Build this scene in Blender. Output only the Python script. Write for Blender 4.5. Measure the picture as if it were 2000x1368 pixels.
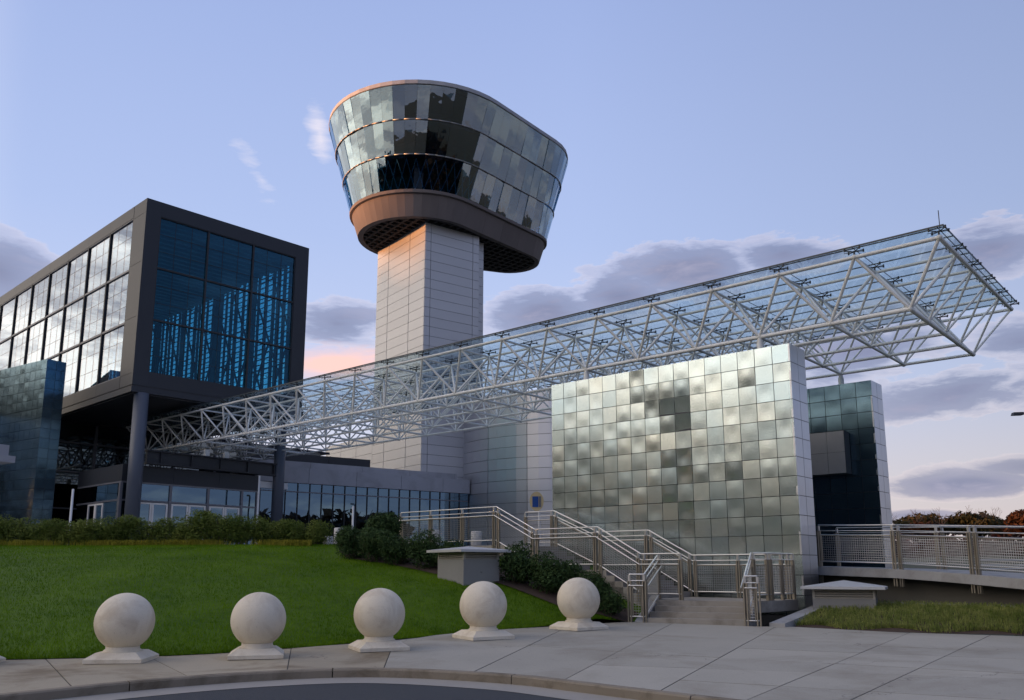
import bpy, bmesh, math, random
import numpy as np
from mathutils import Vector, Matrix, noise as mnoise

sc = bpy.context.scene
for o in list(bpy.data.objects):
    bpy.data.objects.remove(o)
COL = sc.collection
R = math.radians
rng = random.Random(7)
nrng = np.random.default_rng(7)

# ------------------------------------------------------------------ camera
cd = bpy.data.cameras.new('camera')
cam = bpy.data.objects.new('camera', cd)
COL.objects.link(cam)
cam.location = (0, 0, 1.6)
cam.rotation_euler = (R(90) + 0.1821, 0, 0)
cd.sensor_fit = 'HORIZONTAL'
cd.sensor_width = 36.0
cd.lens = 36.0 * 1670.0 / 2000.0
cd.shift_x = 0.0
cd.shift_y = 122.0 / 2000.0
cd.clip_start = 0.1
cd.clip_end = 4000
sc.camera = cam

# ------------------------------------------------------------------ world, sun, exposure
SUN_AZ, SUN_EL = 267.0, 3.0
sd = Vector((math.sin(R(SUN_AZ)) * math.cos(R(SUN_EL)), math.cos(R(SUN_AZ)) * math.cos(R(SUN_EL)), math.sin(R(SUN_EL))))
world = bpy.data.worlds.new("World")
sc.world = world
world.use_nodes = True
WT = world.node_tree
for n in list(WT.nodes):
    WT.nodes.remove(n)


class NG:
    """tiny helper that writes node graphs"""
    def __init__(s, tree):
        s.t = tree

    def n(s, kind, **kw):
        nd = s.t.nodes.new(kind)
        for k, v in kw.items():
            setattr(nd, k, v)
        return nd

    def put(s, sock, v):
        if isinstance(v, bpy.types.NodeSocket):
            s.t.links.new(v, sock)
        elif v is not None:
            if hasattr(sock.default_value, '__len__') and not hasattr(v, '__len__'):
                v = (v, v, v)
            if hasattr(sock.default_value, '__len__') and len(sock.default_value) == 4 and len(v) == 3:
                v = (*v, 1)
            sock.default_value = v

    def m(s, op, a, b=None, c=None, clamp=False):
        nd = s.n('ShaderNodeMath', operation=op)
        nd.use_clamp = clamp
        for i, v in enumerate((a, b, c)):
            if v is not None:
                s.put(nd.inputs[i], v)
        return nd.outputs[0]

    def mix(s, f, a, b, blend='MIX'):
        nd = s.n('ShaderNodeMix', data_type='RGBA', blend_type=blend)
        nd.clamp_factor = True
        s.put(nd.inputs[0], f)
        s.put(nd.inputs[6], a)
        s.put(nd.inputs[7], b)
        return nd.outputs[2]

    def ramp(s, f, stops, interp='LINEAR'):
        nd = s.n('ShaderNodeValToRGB')
        r = nd.color_ramp
        r.interpolation = interp
        while len(r.elements) > 1:
            r.elements.remove(r.elements[0])
        r.elements[0].position = stops[0][0]
        c0 = stops[0][1]
        r.elements[0].color = (*c0, 1) if hasattr(c0, '__len__') else (c0, c0, c0, 1)
        for p, c in stops[1:]:
            e = r.elements.new(p)
            e.color = (*c, 1) if hasattr(c, '__len__') else (c, c, c, 1)
        s.put(nd.inputs[0], f)
        return nd.outputs[0]

    def noise(s, vec, scale, detail=4, rough=.55, dist=0.0):
        nd = s.n('ShaderNodeTexNoise')
        if vec is not None:
            s.put(nd.inputs['Vector'], vec)
        nd.inputs['Scale'].default_value = scale
        nd.inputs['Detail'].default_value = detail
        nd.inputs['Roughness'].default_value = rough
        nd.inputs['Distortion'].default_value = dist
        return nd.outputs[0]

    def link(s, a, b):
        s.t.links.new(a, b)


g = NG(WT)
tc = g.n('ShaderNodeTexCoord')
sep = g.n('ShaderNodeSeparateXYZ')
nv = g.n('ShaderNodeVectorMath', operation='NORMALIZE')
g.link(tc.outputs['Generated'], nv.inputs[0])
g.link(nv.outputs[0], sep.inputs[0])
dx, dy, dz = sep.outputs
el = g.m('MULTIPLY', g.m('ARCSINE', g.m('MINIMUM', g.m('MAXIMUM', dz, -.999), .999)), 180 / math.pi)
az = g.m('MULTIPLY', g.m('ARCTAN2', dx, dy), 180 / math.pi)
sky = g.n('ShaderNodeTexSky', sky_type='NISHITA')
sky.sun_disc = False
sky.sun_elevation = R(SUN_EL)
sky.sun_rotation = R(SUN_AZ)
sky.air_density = 1.0
sky.dust_density = 1.5
sky.ozone_density = 2.5
elc = g.m('DIVIDE', g.m('MAXIMUM', el, 0.0), 90.0)
base = g.ramp(elc, [(0.0, (.60, .50, .47)), (.055, (.56, .52, .555)), (.13, (.42, .475, .65)), (.24, (.325, .402, .625)),
                    (.42, (.248, .320, .555)), (1.0, (.20, .26, .48))])
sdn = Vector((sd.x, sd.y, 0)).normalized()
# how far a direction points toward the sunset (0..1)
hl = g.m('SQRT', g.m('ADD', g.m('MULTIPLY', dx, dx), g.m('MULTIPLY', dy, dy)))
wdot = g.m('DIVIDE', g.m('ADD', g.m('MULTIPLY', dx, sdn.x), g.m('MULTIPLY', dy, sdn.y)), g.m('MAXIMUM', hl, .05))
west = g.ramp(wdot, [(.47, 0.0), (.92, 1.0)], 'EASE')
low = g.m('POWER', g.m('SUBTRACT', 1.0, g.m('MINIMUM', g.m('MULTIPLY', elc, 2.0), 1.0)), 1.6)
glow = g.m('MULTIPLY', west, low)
east = g.m('ADD', .50, g.m('MULTIPLY', .30, g.m('MINIMUM', g.m('MULTIPLY', g.m('ADD', wdot, 1.0), 1.15), 1.0)))
eb_ = g.n('ShaderNodeVectorMath', operation='SCALE')
g.link(base, eb_.inputs[0])
g.link(east, eb_.inputs['Scale'])
base = eb_.outputs[0]
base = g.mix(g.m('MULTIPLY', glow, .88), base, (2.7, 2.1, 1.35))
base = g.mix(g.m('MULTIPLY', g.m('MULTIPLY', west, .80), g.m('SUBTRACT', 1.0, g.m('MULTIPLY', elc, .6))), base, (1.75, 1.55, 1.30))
# clouds: general field (projected on a flat deck) plus the banks the photograph shows
inv = g.m('DIVIDE', 1.0, g.m('ADD', g.m('MAXIMUM', dz, 0.0), .16))
cx = g.n('ShaderNodeCombineXYZ')
g.put(cx.inputs[0], g.m('MULTIPLY', dx, inv))
g.put(cx.inputs[1], g.m('MULTIPLY', dy, inv))
n1 = g.noise(cx.outputs[0], 1.1, 8, .54, .25)
n2 = g.noise(cx.outputs[0], 5.5, 6, .6, .4)
ca = g.n('ShaderNodeCombineXYZ')
g.put(ca.inputs[0], g.m('MULTIPLY', az, .05))
g.put(ca.inputs[1], g.m('MULTIPLY', el, .17))
nA = g.noise(ca.outputs[0], 1.7, 9, .6, .25)
nB = g.noise(ca.outputs[0], 7.0, 6, .62, .5)
ragged = g.m('ADD', g.m('MULTIPLY', g.m('SUBTRACT', nA, .5), 2.9), g.m('MULTIPLY', g.m('SUBTRACT', nB, .5), 1.1))


def blob(a0, e0, sa, se, rag=1.0, tilt=0.0):
    da = g.m('SUBTRACT', az, a0)
    de = g.m('SUBTRACT', g.m('SUBTRACT', el, e0), g.m('MULTIPLY', da, tilt))
    qa = g.m('DIVIDE', da, sa)
    qe = g.m('DIVIDE', de, se)
    d = g.m('SQRT', g.m('ADD', g.m('MULTIPLY', qa, qa), g.m('MULTIPLY', qe, qe)))
    return g.m('ADD', g.m('SUBTRACT', 1.0, d), g.m('MULTIPLY', ragged, rag * .85))


def union(lst):
    o = lst[0]
    for b in lst[1:]:
        o = g.m('MAXIMUM', o, b)
    return o


DARK = [(-32.5, 17.0, 5.2, 2.7, .6, -.15), (-12, 16.0, 4.4, 1.8, .9), (2.2, 17.2, 5.6, 2.3, .9), (7.5, 18.0, 5.0, 2.0, .9), (12.5, 19.4, 6.2, 2.3, 1.0, .04),
        (18.5, 20.0, 4.8, 1.6, .9), (30.5, 18.6, 4.0, 1.7, .9), (23.3, 13.4, 6.4, 2.7, 1.0), (28.2, 10.6, 6.8, 2.2, 1.0, .12), (31.5, 13.0, 4.2, 1.8, .9),
        (28.0, 5.0, 5.6, 1.1, .9, .03), (31.5, 5.9, 4.0, .9, .8), (25.0, 3.2, 3.5, .5, .7), (22.3, 6.3, 1.6, .5, .7)]
dark = union([blob(*b) for b in DARK])
darkm = g.ramp(dark, [(0.0, 0.0), (.18, .22), (.5, .75), (1.0, 1.0)], 'EASE')
edge = g.ramp(dark, [(-.0, 0.0), (.10, .8), (.26, .5), (.45, 0.0)], 'EASE')
# off to the sides and behind, a broken field of the same clouds
away = g.ramp(g.m('DIVIDE', g.m('ABSOLUTE', az), 180.0), [(.19, 0.0), (.30, 1.0)])
lowb = g.m('MULTIPLY', g.ramp(nA, [(.47, 0.0), (.58, 1.0)]), g.ramp(elc, [(.0, 1.0), (.25, 1.0), (.4, 0.0)]))
fieldm = g.m('MULTIPLY', g.m('MAXIMUM', lowb, g.ramp(g.m('ADD', n1, g.m('MULTIPLY', g.m('SUBTRACT', n2, .5), .22)), [(.46, 0.0), (.54, .8), (.68, 1.0)])), away)
ccol = g.ramp(g.m('ADD', g.m('MULTIPLY', nA, .55), g.m('MULTIPLY', nB, .45)), [(.3, (.085, .095, .165)), (.52, (.145, .152, .235)), (.72, (.25, .235, .31))])
ccol = g.mix(g.m('MULTIPLY', glow, .45), ccol, (.62, .42, .36))
pink = g.mix(.5, base, (.60, .50, .49))
skyc = g.mix(g.m('MULTIPLY', edge, .6), base, pink)
skyc = g.mix(g.m('MULTIPLY', darkm, .92), skyc, ccol)
skyc = g.mix(g.m('MULTIPLY', fieldm, .74), skyc, g.mix(.6, ccol, (.05, .07, .14)))
# the pink streak behind the tower and the bright wisps
pk = g.ramp(blob(-12.0, 13.5, 4.6, 1.5, .8), [(.0, 0.0), (.7, 1.0)])
skyc = g.mix(g.m('MULTIPLY', pk, .9), skyc, (.66, .40, .34))
for wb in ((-17.4, 24.6, 2.0, 1.3, 1.5, -.75), (-13.6, 27.6, 1.1, 2.4, 1.6, -1.0)):
    wm = g.ramp(blob(*wb), [(.1, 0.0), (1.7, 1.0)])
    skyc = g.mix(g.m('MULTIPLY', wm, .6), skyc, (.62, .55, .56))
# haze near the horizon
hz = g.m('POWER', g.m('SUBTRACT', 1.0, g.m('MINIMUM', g.m('DIVIDE', g.m('MAXIMUM', el, 0.0), 5.0), 1.0)), 2.0)
skyc = g.mix(g.m('MULTIPLY', hz, .35), skyc, (.38, .345, .39))
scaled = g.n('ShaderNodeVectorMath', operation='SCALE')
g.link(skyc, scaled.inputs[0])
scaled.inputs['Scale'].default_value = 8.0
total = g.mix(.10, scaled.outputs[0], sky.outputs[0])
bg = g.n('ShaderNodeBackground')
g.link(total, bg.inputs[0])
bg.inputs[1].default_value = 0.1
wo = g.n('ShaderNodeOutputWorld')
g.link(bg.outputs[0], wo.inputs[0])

sl = bpy.data.lights.new('sun', 'SUN')
sun = bpy.data.objects.new('sun', sl)
COL.objects.link(sun)
sl.energy = 3.2
sl.angle = R(2.6)
sl.color = (1.0, .40, .14)
sun.rotation_euler = sd.to_track_quat('Z', 'Y').to_euler()
sun.location = (-60, -10, 60)

sc.view_settings.view_transform = 'Standard'
sc.view_settings.look = 'None'
sc.view_settings.exposure = 1.25
sc.view_settings.gamma = 1.0
sc.view_settings.use_curve_mapping = False
sc.cycles.transparent_max_bounces = 32
sc.cycles.max_bounces = 10
sc.cycles.glossy_bounces = 5
sc.cycles.diffuse_bounces = 3
sc.cycles.caustics_reflective = False
sc.cycles.caustics_refractive = False


# ------------------------------------------------------------------ materials
def new_mat(name):
    m = bpy.data.materials.new(name)
    m.use_nodes = True
    t = m.node_tree
    for n in list(t.nodes):
        t.nodes.remove(n)
    return m, NG(t)


def obj_coord(q, kind='Object'):
    return q.n('ShaderNodeTexCoord').outputs[kind]


def wpos(q):
    return q.n('ShaderNodeNewGeometry').outputs['Position']


def principled(name, color, rough=.6, metal=0.0, spec=.5, var=0.0, vscale=3.0, var2=0.0, bump=0.0, bscale=40.0, rand=0.0,
               stain=None, sscale=1.2, samt=.5, stretch=None, coat=0.0, pit=0.0, crack=0.0):
    m, q = new_mat(name)
    p = q.n('ShaderNodeBsdfPrincipled')
    out = q.n('ShaderNodeOutputMaterial')
    q.link(p.outputs[0], out.inputs[0])
    P = wpos(q)
    if stretch:
        mp = q.n('ShaderNodeMapping')
        mp.inputs['Scale'].default_value = stretch
        q.link(P, mp.inputs[0])
        P = mp.outputs[0]
    col = color
    if var:
        nn = q.noise(P, vscale, 6, .6)
        col = q.mix(nn, tuple(c * (1 - var) for c in color), tuple(min(1, c * (1 + var)) for c in color))
    if var2:
        nn = q.noise(P, vscale * 14, 3, .7)
        col = q.mix(q.m('MULTIPLY', nn, var2), col, (.02, .02, .02))
    if stain:
        nn = q.ramp(q.noise(P, sscale, 7, .65, .6), [(.48, 0.0), (.66, 1.0)])
        col = q.mix(q.m('MULTIPLY', nn, samt), col, stain)
    if pit:
        nn = q.ramp(q.noise(wpos(q), 55, 3, .6), [(.60, 0.0), (.70, 1.0)])
        col = q.mix(q.m('MULTIPLY', nn, pit), col, tuple(c * .55 for c in color))
    if crack:
        vo = q.n('ShaderNodeTexVoronoi', feature='DISTANCE_TO_EDGE')
        vo.inputs['Scale'].default_value = .42
        wv = q.n('ShaderNodeVectorMath', operation='ADD')
        q.link(wpos(q), wv.inputs[0])
        sc_ = q.n('ShaderNodeVectorMath', operation='SCALE')
        nt = q.n('ShaderNodeTexNoise')
        nt.inputs['Scale'].default_value = 1.3
        nt.inputs['Detail'].default_value = 6
        q.link(wpos(q), nt.inputs['Vector'])
        q.link(nt.outputs['Color'], sc_.inputs[0])
        sc_.inputs['Scale'].default_value = 1.6
        q.link(sc_.outputs[0], wv.inputs[1])
        q.link(wv.outputs[0], vo.inputs['Vector'])
        line = q.ramp(vo.outputs['Distance'], [(0.0, 1.0), (.006, 0.0)])
        keep = q.ramp(q.noise(wpos(q), .35, 2, .5), [(.54, 0.0), (.60, 1.0)])
        col = q.mix(q.m('MULTIPLY', q.m('MULTIPLY', line, keep), crack), col, (.05, .045, .04))
        spot = q.ramp(q.noise(wpos(q), 9, 2, .5), [(.70, 0.0), (.74, 1.0)])
        col = q.mix(q.m('MULTIPLY', spot, .35), col, (.10, .095, .09))
        grit = q.noise(wpos(q), 45, 4, .7)
        col = q.mix(q.m('MULTIPLY', q.m('SUBTRACT', grit, .35, clamp=True), .8), col, (.16, .15, .13))
    if rand:
        oi = q.n('ShaderNodeObjectInfo').outputs['Random']
        f = q.m('ADD', q.m('MULTIPLY', oi, 2 * rand), 1 - rand)
        sv = q.n('ShaderNodeVectorMath', operation='SCALE')
        q.put(sv.inputs[0], col)
        q.put(sv.inputs['Scale'], f)
        col = sv.outputs[0]
    q.put(p.inputs['Base Color'], col)
    p.inputs['Roughness'].default_value = rough
    p.inputs['Metallic'].default_value = metal
    p.inputs['Specular IOR Level'].default_value = spec
    p.inputs['Coat Weight'].default_value = coat
    if bump:
        b = q.n('ShaderNodeBump')
        b.inputs['Strength'].default_value = bump
        b.inputs['Distance'].default_value = .02
        q.link(q.noise(wpos(q), bscale, 5, .65), b.inputs['Height'])
        q.link(b.outputs[0], p.inputs['Normal'])
    return m


def glass(name, tint, refl, rcol=(1, 1, 1), rough=0.0, fres=.5, diffuse=None, wave=0.0, wscale=.5):
    m, q = new_mat(name)
    out = q.n('ShaderNodeOutputMaterial')
    tr = q.n('ShaderNodeBsdfTransparent')
    tr.inputs[0].default_value = (*tint, 1)
    gl = q.n('ShaderNodeBsdfGlossy')
    gl.inputs['Color'].default_value = (*rcol, 1)
    gl.inputs['Roughness'].default_value = rough
    if wave:
        b = q.n('ShaderNodeBump')
        b.inputs['Strength'].default_value = wave
        b.inputs['Distance'].default_value = .05
        q.link(q.noise(wpos(q), wscale, 2, .4), b.inputs['Height'])
        q.link(b.outputs[0], gl.inputs['Normal'])
    fr = q.n('ShaderNodeLayerWeight')
    fr.inputs['Blend'].default_value = .5
    f = q.m('ADD', refl, q.m('MULTIPLY', q.m('POWER', fr.outputs['Facing'], 1.7), fres), clamp=True)
    mx = q.n('ShaderNodeMixShader')
    q.link(f, mx.inputs[0])
    q.link(tr.outputs[0], mx.inputs[1])
    q.link(gl.outputs[0], mx.inputs[2])
    q.link(mx.outputs[0], out.inputs[0])
    return m


def foliage(name, dark, light, scale=1.5, trans=.25):
    m, q = new_mat(name)
    out = q.n('ShaderNodeOutputMaterial')
    P = wpos(q)
    nn = q.noise(P, scale, 4, .6)
    n3 = q.noise(P, scale * 9, 2, .6)
    f = q.ramp(q.m('ADD', q.m('MULTIPLY', nn, .6), q.m('MULTIPLY', n3, .4)), [(.35, 0.0), (.65, 1.0)])
    col = q.mix(f, dark, light)
    df = q.n('ShaderNodeBsdfPrincipled')
    q.link(col, df.inputs['Base Color'])
    df.inputs['Roughness'].default_value = .65
    df.inputs['Specular IOR Level'].default_value = .10
    tl = q.n('ShaderNodeBsdfTranslucent')
    q.link(col, tl.inputs[0])
    mx = q.n('ShaderNodeMixShader')
    mx.inputs[0].default_value = trans
    q.link(df.outputs[0], mx.inputs[1])
    q.link(tl.outputs[0], mx.inputs[2])
    q.link(mx.outputs[0], out.inputs[0])
    return m


def steel_tile(name, a, b, rough=.24):
    m, q = new_mat(name)
    p = q.n('ShaderNodeBsdfPrincipled')
    out = q.n('ShaderNodeOutputMaterial')
    q.link(p.outputs[0], out.inputs[0])
    oi = q.n('ShaderNodeObjectInfo').outputs['Random']
    n0 = q.noise(wpos(q), .55, 3, .5)
    f = q.m('ADD', q.m('MULTIPLY', oi, .30), q.m('MULTIPLY', n0, .72), clamp=True)
    col = q.mix(f, a, b)
    mp = q.n('ShaderNodeMapping')
    mp.inputs['Scale'].default_value = (1, 1, 60)
    q.link(wpos(q), mp.inputs[0])
    br = q.noise(mp.outputs[0], 6.0, 3, .7)
    q.put(p.inputs['Base Color'], col)
    p.inputs['Metallic'].default_value = 1.0
    q.put(p.inputs['Roughness'], q.m('ADD', rough - .06, q.m('MULTIPLY', br, .12)))
    bp = q.n('ShaderNodeBump')
    bp.inputs['Strength'].default_value = .06
    bp.inputs['Distance'].default_value = .01
    q.link(br, bp.inputs['Height'])
    q.link(bp.outputs[0], p.inputs['Normal'])
    return m


M = {}
M['tile'] = steel_tile('steel_tile', (.80, .82, .74), (.46, .66, .80), .23)
M['tile_reflect_dark'] = steel_tile('dark_reflection_steel_tile', (.22, .36, .44), (.16, .27, .37), .2)  # same steel, with the front wall's dark reflection put into the colour
M['tile_dark'] = steel_tile('blue_steel_tile', (.13, .24, .34), (.26, .40, .48), .22)
M['tile_side'] = steel_tile('steel_tile_side', (.66, .67, .70), (.56, .60, .68), .34)
M['tile_back'] = principled('wall_core', (.05, .055, .06), .6)
M['truss'] = principled('painted_truss', (.84, .84, .82), .40, var=.06, vscale=.8)
M['truss_node'] = principled('truss_node', (.74, .74, .71), .45)
M['fitting'] = principled('dark_fitting', (.03, .032, .035), .5)
M['canopy_glass'] = glass('canopy_glass', (.86, .935, .96), .035, (.9, .97, 1), .0, .30)
M['glass_edge'] = principled('glass_seal', (.03, .045, .06), .4)
M['cab_glass'] = glass('cab_glass', (.34, .60, .76), .21, (.66, .76, .82), .0, .6, wave=.08, wscale=.9)
M['ring_metal'] = principled('ring_metal', (.35, .34, .33), .4, metal=.6)
M['concrete_dark'] = principled('brown_concrete', (.185, .155, .145), .8, var=.18, vscale=1.1, rand=.10, bump=.15, stretch=(1, 1, .25))
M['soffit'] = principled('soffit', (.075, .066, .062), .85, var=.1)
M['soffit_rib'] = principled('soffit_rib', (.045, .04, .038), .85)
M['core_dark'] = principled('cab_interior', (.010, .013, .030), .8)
M['lattice'] = principled('lattice', (.40, .52, .62), .5)
M['panel'] = principled('pale_metal_panel', (.58, .575, .58), .42, metal=.35, var=.04, vscale=.6, rand=.03)
M['drum_panel'] = principled('drum_metal', (.60, .60, .62), .34, metal=.85, var=.04, vscale=.6, rand=.03)
M['panel_joint'] = principled('panel_joint', (.07, .075, .085), .7)
M['frame_dark'] = principled('charcoal_metal', (.038, .042, .050), .42, metal=.35, var=.10, vscale=.4, rand=.05)
M['mullion_dark'] = principled('dark_mullion', (.025, .027, .032), .5)
M['mullion_grey'] = principled('grey_mullion', (.20, .20, .22), .45, metal=.4)
M['box_glass'] = glass('blue_glass', (.34, .68, .79), .035, (.30, .62, .85), .0, .95, wave=.05, wscale=.5)
M['box_glass_left'] = glass('pale_blue_glass', (.55, .84, .94), .03, (.62, .66, .76), .0, .85, wave=.05, wscale=.5)
M['box_glass_side'] = glass('clear_blue_glass', (.72, .93, 1.0), .03, (1, 1, 1), .0, .5)
M['interior'] = principled('interior_steel', (.035, .055, .085), .7)
M['ceiling'] = principled('interior_ceiling', (.42, .45, .48), .7)
M['column'] = principled('painted_column', (.085, .10, .13), .42, var=.05)
M['dark_glass'] = glass('dark_glass', (.05, .10, .16), .17, (.85, .95, 1.0), .0, .6, wave=.05)
M['lobby_glass'] = glass('lobby_glass', (.06, .22, .34), .34, (.42, .66, .86), .0, .6, wave=.05)
M['door_frame'] = principled('bright_door_frame', (.90, .86, .80), .4)
M['lamp'] = None
M['parapet'] = principled('precast_parapet', (.42, .42, .44), .7, var=.12, vscale=.7, stain=(.25, .24, .24), sscale=.5, samt=.5)
M['white_paint'] = principled('white_paint', (.72, .72, .72), .4)
M['bollard'] = principled('bollard_concrete', (.52, .51, .50), .8, var=.08, vscale=2)
M['sphere'] = principled('cream_cast_stone', (.77, .69, .55), .75, var=.07, vscale=3.0, stain=(.50, .40, .28), sscale=1.9, samt=.5, bump=.28, bscale=70, pit=.5)
M['pavement'] = principled('pavement_concrete', (.42, .395, .335), .82, var=.16, vscale=.55, stain=(.20, .165, .115), sscale=.35, samt=.5, rand=.09, bump=.12, bscale=60, crack=.7)
M['stained'] = principled('stained_pavement', (.41, .35, .25), .82, var=.18, vscale=.7, stain=(.17, .12, .06), sscale=.6, samt=.8, rand=.07, bump=.12, bscale=60, crack=.7)
M['kerb'] = principled('kerb_concrete', (.26, .22, .165), .85, var=.22, vscale=1.2, stain=(.10, .075, .045), sscale=1.1, samt=.75, bump=.2, bscale=50)
M['gutter'] = principled('gutter_concrete', (.33, .31, .28), .85, var=.15, vscale=1.5, bump=.15)
M['asphalt'] = principled('asphalt', (.045, .05, .058), .85, var=.15, vscale=.5, bump=.45, bscale=150)
M['joint'] = principled('joint_soil', (.075, .068, .056), .95)
M['step'] = principled('step_concrete', (.34, .31, .265), .85, var=.2, vscale=1.2, stain=(.13, .11, .08), sscale=.9, samt=.6, bump=.15)
M['ramp'] = principled('ramp_concrete', (.36, .36, .36), .8, var=.14, vscale=.8, stain=(.22, .21, .19), sscale=1.4, samt=.6, bump=.1)
M['ramp_wall'] = principled('dark_concrete', (.12, .115, .10), .85, var=.15, vscale=.8)
M['vault'] = principled('vault_concrete', (.27, .265, .255), .8, var=.14, vscale=1.6, bump=.1)
M['vault_cap'] = principled('metal_cap', (.56, .56, .56), .45, metal=.35)
M['louvre'] = principled('louvre', (.40, .37, .32), .5)
M['louvre_back'] = principled('louvre_dark', (.05, .05, .05), .7)
M['steel'] = principled('brushed_steel', (.66, .65, .64), .30, metal=.85, var=.08, vscale=2)
M['post'] = principled('weathered_post', (.33, .29, .225), .42, metal=.6, var=.2, vscale=2.2)
M['wire'] = principled('wire', (.42, .42, .42), .4, metal=.6)
M['lawn'] = foliage('lawn_soil', (.045, .095, .004), (.095, .165, .010), .5, 0.0)
M['blade'] = foliage('grass_blade', (.062, .142, .004), (.185, .315, .014), .62, .3)
M['planter_blade'] = foliage('planter_blade', (.10, .165, .025), (.40, .41, .13), 3.2, .3)
M['soil'] = principled('mulch', (.060, .038, .026), .95, var=.3, vscale=4, bump=.6, bscale=30)
M['hedge'] = foliage('juniper', (.060, .105, .018), (.20, .235, .055), 1.3, .25)
M['shrub'] = foliage('dark_evergreen', (.026, .055, .018), (.070, .115, .038), 2.2, .2)
M['yellow'] = foliage('yellow_leaf', (.16, .17, .02), (.42, .36, .05), 2.0, .3)
M['stem'] = principled('stem', (.10, .075, .055), .85)
M['bark'] = principled('bark', (.06, .05, .045), .9)
M['aut1'] = foliage('rust_leaf', (.036, .018, .010), (.095, .042, .018), .12, .2)
M['aut2'] = foliage('brown_green_leaf', (.024, .026, .011), (.062, .052, .020), .12, .2)
M['aut3'] = foliage('olive_leaf', (.05, .05, .009), (.15, .13, .022), .15, .2)
M['aut4'] = foliage('maroon_leaf', (.032, .014, .012), (.075, .032, .026), .2, .2)
M['wood'] = foliage('added_wood_leaf', (.010, .012, .014), (.026, .026, .024), .05, .1)
M['field'] = principled('field_grass', (.036, .048, .020), .95, var=.3, vscale=.05, stain=(.06, .05, .028), sscale=.03, samt=.5)
M['plaza'] = principled('plaza_concrete', (.34, .34, .335), .8, var=.1, vscale=.6)
M['sign_blue'] = principled('sign_blue', (.01, .07, .30), .4)
M['sign_cream'] = principled('sign_cream', (.62, .50, .28), .5)
M['lamp_dark'] = principled('lamp_dark', (.02, .02, .022), .5)
mm, q = new_mat('lit_lamp')
e = q.n('ShaderNodeEmission')
e.inputs[0].default_value = (1, .9, .65, 1)
e.inputs[1].default_value = 2.2
q.link(e.outputs[0], q.n('ShaderNodeOutputMaterial').inputs[0])
M['lamp'] = mm


# ------------------------------------------------------------------ object helpers
def link(o, parent=None):
    COL.objects.link(o)
    if parent is not None:
        o.parent = parent
    return o


def tag(o, label=None, cat=None, group=None, kind=None):
    if label:
        o['label'] = label
    if cat:
        o['category'] = cat
    if group:
        o['group'] = group
    if kind:
        o['kind'] = kind
    return o


def thing(name, label, cat, loc=(0, 0, 0), az=0.0, group=None):
    """az: the compass bearing of the local y axis"""
    o = bpy.data.objects.new(name, None)
    o.empty_display_size = .3
    o.location = loc
    o.rotation_euler = (0, 0, -R(az))
    link(o)
    return tag(o, label, cat, group)


class MB:
    def __init__(s):
        s.v = []
        s.f = []

    def add(s, vs, fs):
        b = len(s.v)
        s.v += [tuple(x) for x in vs]
        s.f += [tuple(i + b for i in f) for f in fs]
        return s

    def box(s, x0, x1, y0, y1, z0, z1):
        return s.add([(x0, y0, z0), (x1, y0, z0), (x1, y1, z0), (x0, y1, z0), (x0, y0, z1), (x1, y0, z1), (x1, y1, z1), (x0, y1, z1)],
                     [(0, 3, 2, 1), (4, 5, 6, 7), (0, 1, 5, 4), (1, 2, 6, 5), (2, 3, 7, 6), (3, 0, 4, 7)])

    def hexa(s, lo, hi):
        """two loops of equal length (lower, upper) closed into a solid"""
        n = len(lo)
        return s.add(list(lo) + list(hi), [tuple(range(n))[::-1], tuple(range(n, 2 * n))] + [(i, (i + 1) % n, n + (i + 1) % n, n + i) for i in range(n)])

    def tube(s, p, q, r, n=6, r2=None):
        p = Vector(p)
        q = Vector(q)
        d = (q - p)
        if d.length < 1e-6:
            return s
        d.normalize()
        a = d.orthogonal().normalized()
        b = d.cross(a)
        r2 = r if r2 is None else r2
        lo = [p + (a * math.cos(2 * math.pi * k / n) + b * math.sin(2 * math.pi * k / n)) * r for k in range(n)]
        hi = [q + (a * math.cos(2 * math.pi * k / n) + b * math.sin(2 * math.pi * k / n)) * r2 for k in range(n)]
        return s.hexa(lo, hi)

    def lathe(s, prof, n=24, c=(0, 0)):
        b = len(s.v)
        for r, z in prof:
            for k in range(n):
                t = 2 * math.pi * k / n
                s.v.append((c[0] + r * math.cos(t), c[1] + r * math.sin(t), z))
        for i in range(len(prof) - 1):
            for k in range(n):
                s.f.append((b + i * n + k, b + i * n + (k + 1) % n, b + (i + 1) * n + (k + 1) % n, b + (i + 1) * n + k))
        s.f.append(tuple(b + k for k in range(n))[::-1])
        s.f.append(tuple(b + (len(prof) - 1) * n + k for k in range(n)))
        return s

    def mesh(s, name, mat, smooth=False):
        me = bpy.data.meshes.new(name)
        me.from_pydata(s.v, [], s.f)
        me.materials.append(mat)
        if smooth:
            me.polygons.foreach_set('use_smooth', [True] * len(me.polygons))
        me.update()
        return me

    def build(s, name, mat, parent=None, smooth=False, loc=None, **t):
        o = bpy.data.objects.new(name, s.mesh(name, mat, smooth))
        if loc:
            o.location = loc
        link(o, parent)
        return tag(o, **t) if t else o


_cache = {}


def unit(kind, mat):
    k = (kind, mat.name)
    if k not in _cache:
        if kind == 'cube':
            _cache[k] = MB().box(-.5, .5, -.5, .5, -.5, .5).mesh('block', mat)
        elif kind == 'tube':
            mb = MB()
            n = 10
            mb.hexa([(math.cos(2 * math.pi * i / n), math.sin(2 * math.pi * i / n), 0) for i in range(n)],
                    [(math.cos(2 * math.pi * i / n), math.sin(2 * math.pi * i / n), 1) for i in range(n)])
            me = mb.mesh('tube', mat)
            me.polygons.foreach_set('use_smooth', [len(p.vertices) == 4 for p in me.polygons])
            _cache[k] = me
    return _cache[k]


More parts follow.
